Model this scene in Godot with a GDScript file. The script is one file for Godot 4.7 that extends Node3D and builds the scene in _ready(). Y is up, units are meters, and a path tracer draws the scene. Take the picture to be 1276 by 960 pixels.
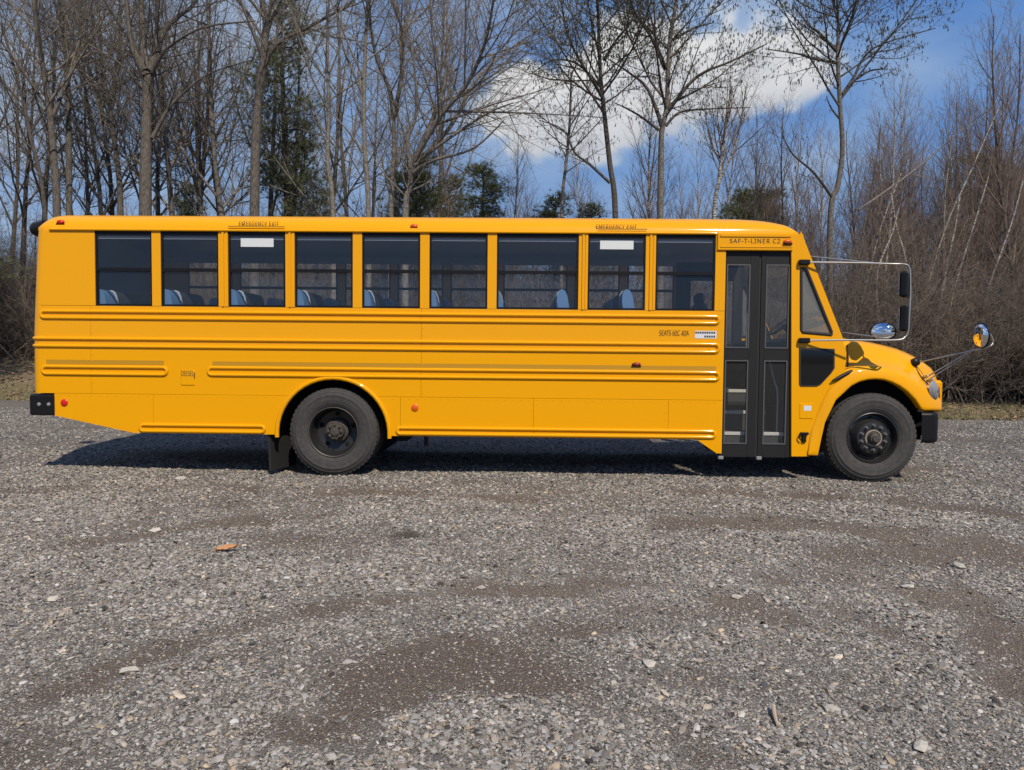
extends Node3D

# ---------------------------------------------------------------- camera model
const FOCAL := 920.0
const EYE := Vector3(0.167, 1.49, 8.7)
var cam_basis := Basis.from_euler(Vector3(-atan(40.0 / 920.0), deg_to_rad(1.1), 0.0095), EULER_ORDER_YXZ)
var rng := RandomNumberGenerator.new()
var used := {}
var M := {}

# mesh collector: flat or smooth faces, clockwise fronts
class MB:
	var v := PackedVector3Array()
	var n := PackedVector3Array()
	var c := PackedColorArray()
	var uv := PackedVector2Array()
	var idx := PackedInt32Array()
	var col := Color(1, 1, 1)

	func tri(a: Vector3, b: Vector3, d: Vector3) -> void:
		var nn := (d - a).cross(b - a).normalized()
		var k := v.size()
		v.append(a); v.append(b); v.append(d)
		for i in 3:
			n.append(nn)
			c.append(col)
		idx.append(k); idx.append(k + 1); idx.append(k + 2)

	func quad(a: Vector3, b: Vector3, d: Vector3, e: Vector3) -> void:
		tri(a, b, d)
		tri(a, d, e)

	func box(lo: Vector3, hi: Vector3, ch := 0.0) -> void:
		if ch <= 0.0:
			boxt(Transform3D(Basis.IDENTITY, (lo + hi) * 0.5), hi - lo)
		else:
			rbox(Transform3D(Basis.IDENTITY, (lo + hi) * 0.5), hi - lo, ch)

	func boxt(t: Transform3D, s: Vector3) -> void:
		var h := s * 0.5
		for f in 6:
			var ax := f % 3
			var sg := 1.0 if f < 3 else -1.0
			var nn := Vector3.ZERO
			nn[ax] = sg
			var u := Vector3.ZERO
			u[(ax + 1) % 3] = 1.0
			var w := nn.cross(u)
			var o := nn * h
			var uu := u * h
			var ww := w * h
			quad(t * (o - uu - ww), t * (o - uu + ww), t * (o + uu + ww), t * (o + uu - ww))

	# box with chamfered edges
	func rbox(t: Transform3D, s: Vector3, ch: float) -> void:
		var h := s * 0.5
		var i := Vector3(maxf(h.x - ch, 0.0), maxf(h.y - ch, 0.0), maxf(h.z - ch, 0.0))
		var mid := t.origin
		for ax in 3:
			var b := (ax + 1) % 3
			var d := (ax + 2) % 3
			for sg in [-1.0, 1.0]:
				var q := []
				for k in [[-1, -1], [1, -1], [1, 1], [-1, 1]]:
					var p := Vector3.ZERO
					p[ax] = h[ax] * sg
					p[b] = i[b] * k[0]
					p[d] = i[d] * k[1]
					q.append(t * p)
				face_out(q, mid)
				for s2 in [-1.0, 1.0]:
					# edge between faces ax(sg) and b(s2)
					var e := []
					for k in [[0, -1], [0, 1], [1, 1], [1, -1]]:
						var p := Vector3.ZERO
						p[ax] = (h[ax] if k[0] == 0 else i[ax]) * sg
						p[b] = (i[b] if k[0] == 0 else h[b]) * s2
						p[d] = i[d] * k[1]
						e.append(t * p)
					face_out(e, mid)
		for a in [-1.0, 1.0]:
			for b in [-1.0, 1.0]:
				for d in [-1.0, 1.0]:
					var sgn := Vector3(a, b, d)
					face_out([t * (Vector3(h.x, i.y, i.z) * sgn), t * (Vector3(i.x, h.y, i.z) * sgn), t * (Vector3(i.x, i.y, h.z) * sgn)], mid)

	func face_out(q: Array, mid: Vector3) -> void:
		var ce := Vector3.ZERO
		for p in q:
			ce += p
		ce /= q.size()
		var nn: Vector3 = (q[2] - q[0]).cross(q[1] - q[0])
		if nn.dot(ce - mid) < 0.0:
			q.reverse()
		for k in range(1, q.size() - 1):
			tri(q[0], q[k], q[k + 1])

	# polygon (x, y) drawn out from z0 (back) to z1 (front)
	func plate(poly: PackedVector2Array, z0: float, z1: float) -> void:
		var p := poly
		if Geometry2D.is_polygon_clockwise(p):
			p = p.duplicate()
			p.reverse()
		var t := Geometry2D.triangulate_polygon(p)
		for k in range(0, t.size(), 3):
			var a := p[t[k]]
			var b := p[t[k + 1]]
			var d := p[t[k + 2]]
			if (b - a).cross(d - a) > 0.0:
				var sw := b
				b = d
				d = sw
			tri(Vector3(a.x, a.y, z1), Vector3(b.x, b.y, z1), Vector3(d.x, d.y, z1))
			tri(Vector3(a.x, a.y, z0), Vector3(d.x, d.y, z0), Vector3(b.x, b.y, z0))
		var turn := 0.0
		for k in p.size():
			turn += p[k].cross(p[(k + 1) % p.size()])
		for k in p.size():
			var a := p[k]
			var b := p[(k + 1) % p.size()]
			if turn > 0.0:
				quad(Vector3(a.x, a.y, z0), Vector3(a.x, a.y, z1), Vector3(b.x, b.y, z1), Vector3(b.x, b.y, z0))
			else:
				quad(Vector3(a.x, a.y, z1), Vector3(a.x, a.y, z0), Vector3(b.x, b.y, z0), Vector3(b.x, b.y, z1))

	# round tube through points; radii per point
	func tube(pts: PackedVector3Array, rad: PackedFloat32Array, sides := 8, closed := false, caps := true) -> void:
		var m := pts.size()
		if m < 2:
			return
		var base := v.size()
		var d0 := (pts[1] - pts[0]).normalized()
		var up := Vector3.UP if absf(d0.y) < 0.9 else Vector3.RIGHT
		var side := d0.cross(up).normalized()
		for i in m:
			var d: Vector3
			if closed:
				d = pts[(i + 1) % m] - pts[(i + m - 1) % m]
			elif i == 0:
				d = pts[1] - pts[0]
			elif i == m - 1:
				d = pts[i] - pts[i - 1]
			else:
				d = pts[i + 1] - pts[i - 1]
			d = d.normalized()
			side = (side - d * side.dot(d)).normalized()
			var o := d.cross(side)
			for k in sides:
				var a := TAU * k / sides
				var nn := side * cos(a) + o * sin(a)
				v.append(pts[i] + nn * rad[i])
				n.append(nn)
				c.append(col)
		var rings := m if closed else m - 1
		for i in rings:
			var r0 := base + i * sides
			var r1 := base + ((i + 1) % m) * sides
			for k in sides:
				var k2 := (k + 1) % sides
				idx.append(r0 + k); idx.append(r1 + k); idx.append(r0 + k2)
				idx.append(r0 + k2); idx.append(r1 + k); idx.append(r1 + k2)
		if caps and not closed and sides > 4:
			for e in 2:
				var ring := base + (0 if e == 0 else (m - 1) * sides)
				for k in range(1, sides - 1):
					if e == 0:
						tri(v[ring], v[ring + k], v[ring + k + 1])
					else:
						tri(v[ring], v[ring + k + 1], v[ring + k])

	# smooth surface through rows of points
	func grid(rows: Array, wrap := false, flip := false) -> void:
		var base := v.size()
		var h := rows.size()
		var w: int = rows[0].size()
		for j in h:
			for i in w:
				var l: Vector3 = rows[j][(i + w - 1) % w if wrap else maxi(i - 1, 0)]
				var r: Vector3 = rows[j][(i + 1) % w if wrap else mini(i + 1, w - 1)]
				var u: Vector3 = rows[maxi(j - 1, 0)][i]
				var d: Vector3 = rows[mini(j + 1, h - 1)][i]
				var nn := (d - u).cross(r - l).normalized()
				if nn.length_squared() < 0.5:
					nn = Vector3.UP
				v.append(rows[j][i])
				n.append(-nn if flip else nn)
				c.append(col)
		for j in h - 1:
			for i in (w if wrap else w - 1):
				var a := base + j * w + i
				var b := base + j * w + (i + 1) % w
				var d := a + w
				var e := b + w
				if flip:
					idx.append_array([a, d, b, b, d, e])
				else:
					idx.append_array([a, b, d, b, e, d])

	# profile (radius, along) turned round an axis; normals smooth where the profile bends little
	func lathe(prof: Array, at: Vector3, axis: Vector3, seg := 32, crease := 0.75) -> void:
		axis = axis.normalized()
		var u := axis.cross(Vector3.UP if absf(axis.y) < 0.9 else Vector3.RIGHT).normalized()
		var w := axis.cross(u)
		var m := prof.size()
		var ns := []
		for i in m - 1:
			var d: Vector2 = prof[i + 1] - prof[i]
			ns.append(Vector2(d.y, -d.x).normalized())
		for i in m - 1:
			var na: Vector2 = ns[i]
			var nb: Vector2 = ns[i]
			if i > 0 and ns[i - 1].dot(ns[i]) > crease:
				na = (ns[i - 1] + ns[i]).normalized()
			if i < m - 2 and ns[i + 1].dot(ns[i]) > crease:
				nb = (ns[i + 1] + ns[i]).normalized()
			var base := v.size()
			for k in seg:
				var a := TAU * k / seg
				var rd := u * cos(a) + w * sin(a)
				for e in 2:
					var q: Vector2 = prof[i + e]
					var nn := na if e == 0 else nb
					v.append(at + rd * q.x + axis * q.y)
					n.append((rd * nn.x + axis * nn.y).normalized())
					c.append(col)
			for k in seg:
				var a := base + k * 2
				var b := base + ((k + 1) % seg) * 2
				var face := (v[a + 1] - v[a]).cross(v[b] - v[a])
				if face.length_squared() < 1e-16:
					face = (v[b + 1] - v[a + 1]).cross(v[b + 1] - v[b])
				if face.dot(n[a] + n[b + 1]) > 0.0:
					idx.append_array([a, b, a + 1, b, b + 1, a + 1])
				else:
					idx.append_array([a, a + 1, b, b, a + 1, b + 1])

	func mesh() -> ArrayMesh:
		var arr := []
		arr.resize(Mesh.ARRAY_MAX)
		arr[Mesh.ARRAY_VERTEX] = v
		arr[Mesh.ARRAY_NORMAL] = n
		arr[Mesh.ARRAY_COLOR] = c
		if uv.size() == v.size():
			arr[Mesh.ARRAY_TEX_UV] = uv
		arr[Mesh.ARRAY_INDEX] = idx
		var am := ArrayMesh.new()
		am.add_surface_from_arrays(Mesh.PRIMITIVE_TRIANGLES, arr)
		return am


# ---------------------------------------------------------------- helpers
func ray(px: float, py: float) -> Vector3:
	return cam_basis * Vector3((px - 638.0) / FOCAL, -(py - 480.0) / FOCAL, -1.0)

# photo pixel -> point on the upright plane z (z = 0 is the side of the bus)
func S(px: float, py: float, z := 0.0) -> Vector3:
	var d := ray(px, py)
	return EYE + d * ((z - EYE.z) / d.z)

# photo pixel -> point on the level ground
func G(px: float, py: float, y := 0.0) -> Vector3:
	var d := ray(px, py)
	return EYE + d * ((y - EYE.y) / d.y)

func S2(px: float, py: float, z := 0.0) -> Vector2:
	var p := S(px, py, z)
	return Vector2(p.x, p.y)

func poly(pts: Array, z := 0.0) -> PackedVector2Array:
	var r := PackedVector2Array()
	for p in pts:
		r.append(S2(p[0], p[1], z))
	return r

func lin(r: float, g: float, b: float, a := 1.0) -> Color:
	var k := Color(r, g, b).linear_to_srgb()
	k.a = a
	return k

func mat(r: float, g: float, b: float, rough := 0.7, metal := 0.0) -> StandardMaterial3D:
	var m := StandardMaterial3D.new()
	m.albedo_color = lin(r, g, b)
	m.roughness = rough
	m.metallic = metal
	return m

func noise_tex(freq: float, ramp: Array, size := 512, oct := 4, sd := 1, kind := FastNoiseLite.TYPE_SIMPLEX_SMOOTH) -> NoiseTexture2D:
	var f := FastNoiseLite.new()
	f.noise_type = kind
	f.frequency = freq
	f.fractal_octaves = oct
	f.seed = sd
	var t := NoiseTexture2D.new()
	t.width = size
	t.height = size
	t.seamless = true
	t.noise = f
	if ramp.size():
		var g := Gradient.new()
		var off := PackedFloat32Array()
		var cols := PackedColorArray()
		for q in ramp:
			off.append(q[0])
			cols.append(lin(q[1], q[2], q[3]))
		g.offsets = off
		g.colors = cols
		t.color_ramp = g
	return t

func numbered(called: String) -> String:
	if not used.has(called):
		used[called] = 0
		return called
	used[called] += 1
	return "%s_%03d" % [called, used[called]]

func tag(o: Node, label: String, category: String, group := "", kind := "") -> void:
	if label: o.set_meta("label", label)
	if category: o.set_meta("category", category)
	if group: o.set_meta("group", group)
	if kind: o.set_meta("kind", kind)

func thing(called: String, at: Vector3, label: String, category: String, group := "") -> Node3D:
	var o := Node3D.new()
	o.name = numbered(called)
	o.position = at
	add_child(o)
	tag(o, label, category, group)
	return o

# a part of a thing; geometry is given in world places. Under a part it is a sub-part.
func part(parent: Node3D, called: String, mb: MB, m: Material) -> MeshInstance3D:
	var o := MeshInstance3D.new()
	o.name = called
	o.mesh = mb.mesh()
	o.material_override = m
	parent.add_child(o, true)
	if parent.get_parent() == self:
		o.position = -parent.position
	return o

func surface(called: String, mb: MB, m: Material) -> MeshInstance3D:
	var o := MeshInstance3D.new()
	o.name = called
	o.mesh = mb.mesh()
	o.material_override = m
	o.set_meta("kind", "structure")
	add_child(o, true)
	return o

func V3(a: Array) -> PackedVector3Array:
	var r := PackedVector3Array()
	for p in a:
		r.append(p)
	return r

func same(n: int, r: float) -> PackedFloat32Array:
	var a := PackedFloat32Array()
	a.resize(n)
	a.fill(r)
	return a

# smooth path through control points
func curve(pts: Array, per := 6) -> PackedVector3Array:
	var r := PackedVector3Array()
	var m := pts.size()
	for i in m - 1:
		var p0: Vector3 = pts[maxi(i - 1, 0)]
		var p1: Vector3 = pts[i]
		var p2: Vector3 = pts[i + 1]
		var p3: Vector3 = pts[mini(i + 2, m - 1)]
		for k in per:
			r.append(p1.cubic_interpolate(p2, p0, p3, float(k) / per))
	r.append(pts[m - 1])
	return r

func sstep(a: float, b: float, x: float) -> float:
	var t := clampf((x - a) / (b - a), 0.0, 1.0)
	return t * t * (3.0 - 2.0 * t)

func _ready() -> void:
	rng.seed = 77
	set_camera_and_light()
	make_materials()
	build_ground()
	build_woods()
	build_bus()
	build_small_things()

func set_camera_and_light() -> void:
	var cam := Camera3D.new()
	cam.name = "camera"
	cam.fov = rad_to_deg(2.0 * atan(480.0 / FOCAL))
	cam.near = 0.05
	cam.far = 2000.0
	cam.transform = Transform3D(cam_basis, EYE)
	add_child(cam)
	cam.current = true

	var env := Environment.new()
	env.background_mode = Environment.BG_SKY
	var sky := Sky.new()
	var pan := PanoramaSkyMaterial.new()
	pan.panorama = ImageTexture.create_from_image(sky_image())
	pan.energy_multiplier = 0.88
	sky.sky_material = pan
	env.sky = sky
	env.tonemap_mode = Environment.TONE_MAPPER_LINEAR
	env.tonemap_exposure = 0.92
	env.sdfgi_enabled = true
	env.ssao_enabled = true
	env.ssil_enabled = true
	var we := WorldEnvironment.new()
	we.name = "world_environment"
	we.environment = env
	add_child(we)

	var sun := DirectionalLight3D.new()
	sun.name = "sun"
	sun.light_energy = 1.6
	sun.light_color = Color(1.0, 0.95, 0.87)
	sun.light_angular_distance = 0.5
	sun.shadow_enabled = true
	var to := Vector3(-0.34, -1.0, -0.87).normalized()
	sun.transform = Transform3D(Basis.looking_at(to, Vector3.UP), Vector3(0, 20, 0))
	add_child(sun)

# blue spring sky with cumulus all round; the clouds have their own outline and grain
func sky_image() -> Image:
	var w := 2048
	var h := 1024
	var im := Image.create(w, h, false, Image.FORMAT_RGB8)
	var f := FastNoiseLite.new()
	f.noise_type = FastNoiseLite.TYPE_SIMPLEX_SMOOTH
	f.seed = 5
	f.frequency = 1.0
	f.fractal_octaves = 5
	f.fractal_gain = 0.52
	var wisp := FastNoiseLite.new()
	wisp.seed = 11
	wisp.frequency = 1.0
	wisp.fractal_octaves = 5
	var clouds := [[9.5, 19.6, 10.5, 5.0], [17.5, 20.2, 5.2, 3.7], [2.5, 17.6, 7.2, 4.0], [-34.0, 33.0, 13.0, 5.0]]
	var r2 := RandomNumberGenerator.new()
	r2.seed = 4
	for k in 16:
		clouds.append([52.0 + k * 16.5 + r2.randf_range(-5, 5), r2.randf_range(12.0, 48.0), r2.randf_range(7.0, 15.0), r2.randf_range(3.5, 6.5)])
	for y in h:
		var el := 90.0 - (y + 0.5) / h * 180.0
		if el < -1.0:
			im.fill_rect(Rect2i(0, y, w, h - y), Color(0.42, 0.40, 0.37))
			break
		var t := pow(clampf(el / 90.0, 0.0, 1.0), 0.55)
		var base := Color(0.58, 0.74, 0.92).lerp(Color(0.19, 0.41, 0.78), t)
		var near := []
		for cl in clouds:
			if absf(el - cl[1]) < 1.7 * cl[3]:
				near.append(cl)
		for x in w:
			var az := (x + 0.5) / w * 360.0   # column 0 looks along -z
			if az > 180.0: az -= 360.0
			var cc := base
			var ce := cos(deg_to_rad(el))
			var d := Vector3(sin(deg_to_rad(az)) * ce, sin(deg_to_rad(el)), -cos(deg_to_rad(az)) * ce)
			# thin high veil, thicker on one side of the sky
			var ve := wisp.get_noise_3d(d.x * 3.0, d.y * 7.0, d.z * 3.0) * 0.6 + 0.10 + 0.52 * cos(deg_to_rad(az + 55.0))
			ve = clampf(ve, 0.0, 1.0) * 0.95
			cc = cc.lerp(Color(0.83, 0.87, 0.93), ve)
			for cl in near:
				var dx: float = az - cl[0]
				if dx > 180.0: dx -= 360.0
				if dx < -180.0: dx += 360.0
				dx = dx * ce / cl[2]
				var dy: float = (el - cl[1]) / cl[3]
				if absf(dx) > 1.7 or absf(dy) > 1.7:
					continue
				if dy < 0.0: dy *= 1.15
				var q := 1.0 - sqrt(dx * dx + dy * dy)
				q += f.get_noise_3d(d.x * 12.0, d.y * 16.0, d.z * 12.0) * 0.5
				var a := sstep(-0.02, 0.30, q)
				if a > 0.0:
					var shade := clampf(0.55 + dy * 0.45 + f.get_noise_3d(d.x * 11.0 + 3.0, d.y * 14.0, d.z * 11.0) * 0.5, 0.0, 1.0)
					cc = cc.lerp(Color(0.82, 0.84, 0.88).lerp(Color(1.0, 1.0, 1.0), shade), a)
			im.set_pixel(x, y, cc)
	return im

func make_materials() -> void:
	var m := mat(0.735, 0.328, 0.0, 0.40)
	m.metallic_specular = 0.20
	m.clearcoat_enabled = true
	m.clearcoat = 0.40
	m.clearcoat_roughness = 0.07
	M.yellow = m
	M.tape = mat(0.42, 0.22, 0.004, 0.5)
	M.black = mat(0.010, 0.010, 0.011, 0.4)
	M.black.metallic_specular = 0.3
	M.matte_black = mat(0.012, 0.012, 0.012, 0.9)
	M.door_grey = mat(0.015, 0.015, 0.016, 0.5)
	M.door_grey.metallic_specular = 0.35
	M.rubber = mat(0.014, 0.014, 0.014, 0.75)
	var ty := mat(1, 1, 1, 0.88)
	ty.albedo_texture = noise_tex(0.03, [[0.0, 0.032, 0.032, 0.033], [0.45, 0.041, 0.040, 0.040], [0.7, 0.049, 0.047, 0.045], [1.0, 0.066, 0.062, 0.057]], 256, 4, 3)
	ty.uv1_triplanar = true
	ty.uv1_scale = Vector3(1.6, 1.6, 1.6)
	M.tyre = ty
	M.rim = mat(0.020, 0.020, 0.021, 0.32)
	M.rim_worn = mat(0.085, 0.075, 0.065, 0.5, 0.5)
	var hub := mat(1, 1, 1, 0.7, 0.3)
	hub.albedo_texture = noise_tex(0.08, [[0.0, 0.02, 0.018, 0.017], [0.5, 0.055, 0.048, 0.042], [0.8, 0.14, 0.12, 0.10], [1.0, 0.34, 0.29, 0.24]], 128, 3, 8)
	hub.uv1_triplanar = true
	hub.uv1_scale = Vector3(6, 6, 6)
	M.hub = hub
	M.hub_ring = mat(0.24, 0.205, 0.165, 0.75)
	M.steel = mat(0.42, 0.42, 0.41, 0.45, 0.85)
	M.gasket = mat(0.07, 0.07, 0.075, 0.5)
	M.chrome = mat(0.85, 0.85, 0.86, 0.03, 1.0)
	M.red = mat(0.55, 0.012, 0.008, 0.25)
	M.amber = mat(0.62, 0.10, 0.006, 0.25)
	M.red_dark = mat(0.20, 0.02, 0.01, 0.3)
	M.white = mat(0.58, 0.61, 0.63, 0.6)
	M.ink = mat(0.014, 0.010, 0.005, 0.6)
	M.hole = mat(0.003, 0.003, 0.003, 1.0)
	M.grey = mat(0.22, 0.22, 0.23, 0.6)
	M.tread = mat(0.05, 0.05, 0.055, 0.7)
	M.nosing = mat(0.62, 0.62, 0.58, 0.6)
	M.lining = mat(0.26, 0.285, 0.32, 0.6)
	M.seat_blue = mat(0.10, 0.21, 0.42, 0.5)
	M.seat_dark = mat(0.022, 0.030, 0.048, 0.6)
	M.seat_trim = mat(0.55, 0.58, 0.62, 0.5)
	var g := mat(0.060, 0.078, 0.105, 0.0)
	g.albedo_color.a = 0.15
	g.transparency = BaseMaterial3D.TRANSPARENCY_ALPHA
	M.tint = g
	var g2 := mat(0.07, 0.075, 0.075, 0.0)
	g2.albedo_color.a = 0.20
	g2.transparency = BaseMaterial3D.TRANSPARENCY_ALPHA
	M.glass = g2
	var g3 := mat(0.26, 0.27, 0.25, 0.0)
	g3.albedo_color.a = 0.36
	g3.transparency = BaseMaterial3D.TRANSPARENCY_ALPHA
	M.dusty = g3
	var hl := mat(0.30, 0.32, 0.36, 0.04)
	hl.albedo_color.a = 0.6
	hl.transparency = BaseMaterial3D.TRANSPARENCY_ALPHA
	M.lens = hl
	# bark and twigs
	M.bark = bark([[0.0, 0.034, 0.030, 0.025], [0.4, 0.084, 0.073, 0.062], [0.7, 0.140, 0.123, 0.104], [1.0, 0.22, 0.198, 0.172]], 21, Vector3(3.5, 0.7, 3.5))
	M.bark_pale = bark([[0.0, 0.05, 0.043, 0.036], [0.35, 0.12, 0.105, 0.088], [0.7, 0.20, 0.18, 0.155], [1.0, 0.30, 0.275, 0.24]], 22, Vector3(2.0, 1.2, 2.0))
	M.bark_birch = bark([[0.0, 0.03, 0.027, 0.024], [0.36, 0.09, 0.08, 0.07], [0.46, 0.32, 0.30, 0.27], [1.0, 0.50, 0.47, 0.43]], 23, Vector3(1.0, 2.4, 1.0))
	M.bark_dark = bark([[0.0, 0.028, 0.024, 0.020], [0.5, 0.070, 0.061, 0.052], [1.0, 0.16, 0.14, 0.12]], 24, Vector3(3.0, 0.9, 3.0))
	M.bark_aspen = bark([[0.0, 0.03, 0.026, 0.022], [0.4, 0.09, 0.08, 0.068], [0.7, 0.17, 0.155, 0.135], [1.0, 0.27, 0.25, 0.22]], 25, Vector3(1.4, 1.8, 1.4))
	M.twig = mat(0.190, 0.165, 0.138, 0.9)
	M.twig_red = mat(0.165, 0.122, 0.096, 0.9)
	M.twig_dark = mat(0.085, 0.072, 0.060, 0.9)
	M.twig_pale = mat(0.19, 0.165, 0.135, 0.9)
	M.catkin = mat(0.15, 0.155, 0.095, 0.9)
	var nd := mat(1, 1, 1, 0.8)
	nd.vertex_color_use_as_albedo = true
	M.coloured = nd
	var pn := mat(1, 1, 1, 0.7)
	pn.vertex_color_use_as_albedo = true
	pn.backlight_enabled = true
	pn.backlight = Color(0.55, 0.6, 0.4)
	M.needle = pn

func bark(ramp: Array, sd: int, sc: Vector3) -> StandardMaterial3D:
	var m := mat(1, 1, 1, 0.95)
	m.albedo_texture = noise_tex(0.025, ramp, 256, 5, sd)
	m.uv1_triplanar = true
	m.uv1_scale = sc
	return m

# ================================================================ THE BUS
var bus: Node3D

# raised rail with a sunken middle: a bead that runs round a long slot
func rail(px0: float, px1: float, ya: float, yb: float, open_rear := false) -> void:
	var x0 := S(px0, (ya + yb) / 2).x
	var x1 := S(px1, (ya + yb) / 2).x
	var yc := (S(px0, ya).y + S(px0, yb).y) / 2
	rail_at(x0, x1, yc, absf(S(px0, ya).y - S(px0, yb).y) / 2, open_rear)

func rail_at(x0: float, x1: float, yc: float, hh: float, open_rear := false) -> void:
	var r := 0.021
	var rr := hh - r
	var pts := []
	if open_rear:
		pts.append(Vector3(x0 + 0.004, yc + rr, -0.085))
		pts.append(Vector3(x0 + 0.04, yc + rr, -0.028))
		pts.append(Vector3(x0 + 0.11, yc + rr, 0.004))
		pts.append(Vector3((x0 + x1) / 2, yc + rr, 0.004))
	for k in 9:
		var a := PI / 2 - PI * k / 8.0
		pts.append(Vector3(x1 - hh + cos(a) * rr, yc + sin(a) * rr, 0.004))
	if open_rear:
		pts.append(Vector3((x0 + x1) / 2, yc - rr, 0.004))
		pts.append(Vector3(x0 + 0.11, yc - rr, 0.004))
		pts.append(Vector3(x0 + 0.04, yc - rr, -0.028))
		pts.append(Vector3(x0 + 0.004, yc - rr, -0.085))
	else:
		for k in 9:
			var a := -PI / 2 - PI * k / 8.0
			pts.append(Vector3(x0 + hh + cos(a) * rr, yc + sin(a) * rr, 0.004))
	var b := MB.new()
	b.tube(V3(pts), same(pts.size(), r), 12, not open_rear)
	part(bus, "rub_rail", b, M.yellow)

func rect(px0: float, py0: float, px1: float, py1: float) -> Array:
	var a := S(px0, (py0 + py1) / 2)
	var d := S(px1, (py0 + py1) / 2)
	var t := S((px0 + px1) / 2, py0)
	var e := S((px0 + px1) / 2, py1)
	return [a.x, e.y, d.x, t.y]

func bar(b: MB, x0: float, y0: float, x1: float, y1: float, z0: float, z1: float, ch := 0.0) -> void:
	b.box(Vector3(x0, y0, z0), Vector3(x1, y1, z1), ch)

func ring_frame(b: MB, x0: float, y0: float, x1: float, y1: float, w: float, z0: float, z1: float) -> void:
	bar(b, x0, y0, x0 + w, y1, z0, z1)
	bar(b, x1 - w, y0, x1, y1, z0, z1)
	bar(b, x0 + w, y0, x1 - w, y0 + w, z0, z1)
	bar(b, x0 + w, y1 - w, x1 - w, y1, z0, z1)

func words(text: String, px: float, py: float, height: float, m: Material, z := 0.004, slant := 0.0, wide := 1.0, gap := 0) -> void:
	var t := TextMesh.new()
	var sf := SystemFont.new()
	sf.font_names = PackedStringArray(["Droid Sans"])
	var fv := FontVariation.new()
	fv.base_font = sf
	fv.variation_transform = Transform2D(Vector2(1, 0), Vector2(slant, 1), Vector2.ZERO)
	fv.spacing_glyph = gap
	t.font = fv
	t.text = text
	t.font_size = 48
	t.pixel_size = height / 34.0
	t.depth = 0.002
	var o := MeshInstance3D.new()
	o.name = "lettering"
	o.mesh = t
	o.material_override = m
	bus.add_child(o, true)
	o.position = S(px, py, z) - bus.position
	o.scale = Vector3(wide, 1, 1)

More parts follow.
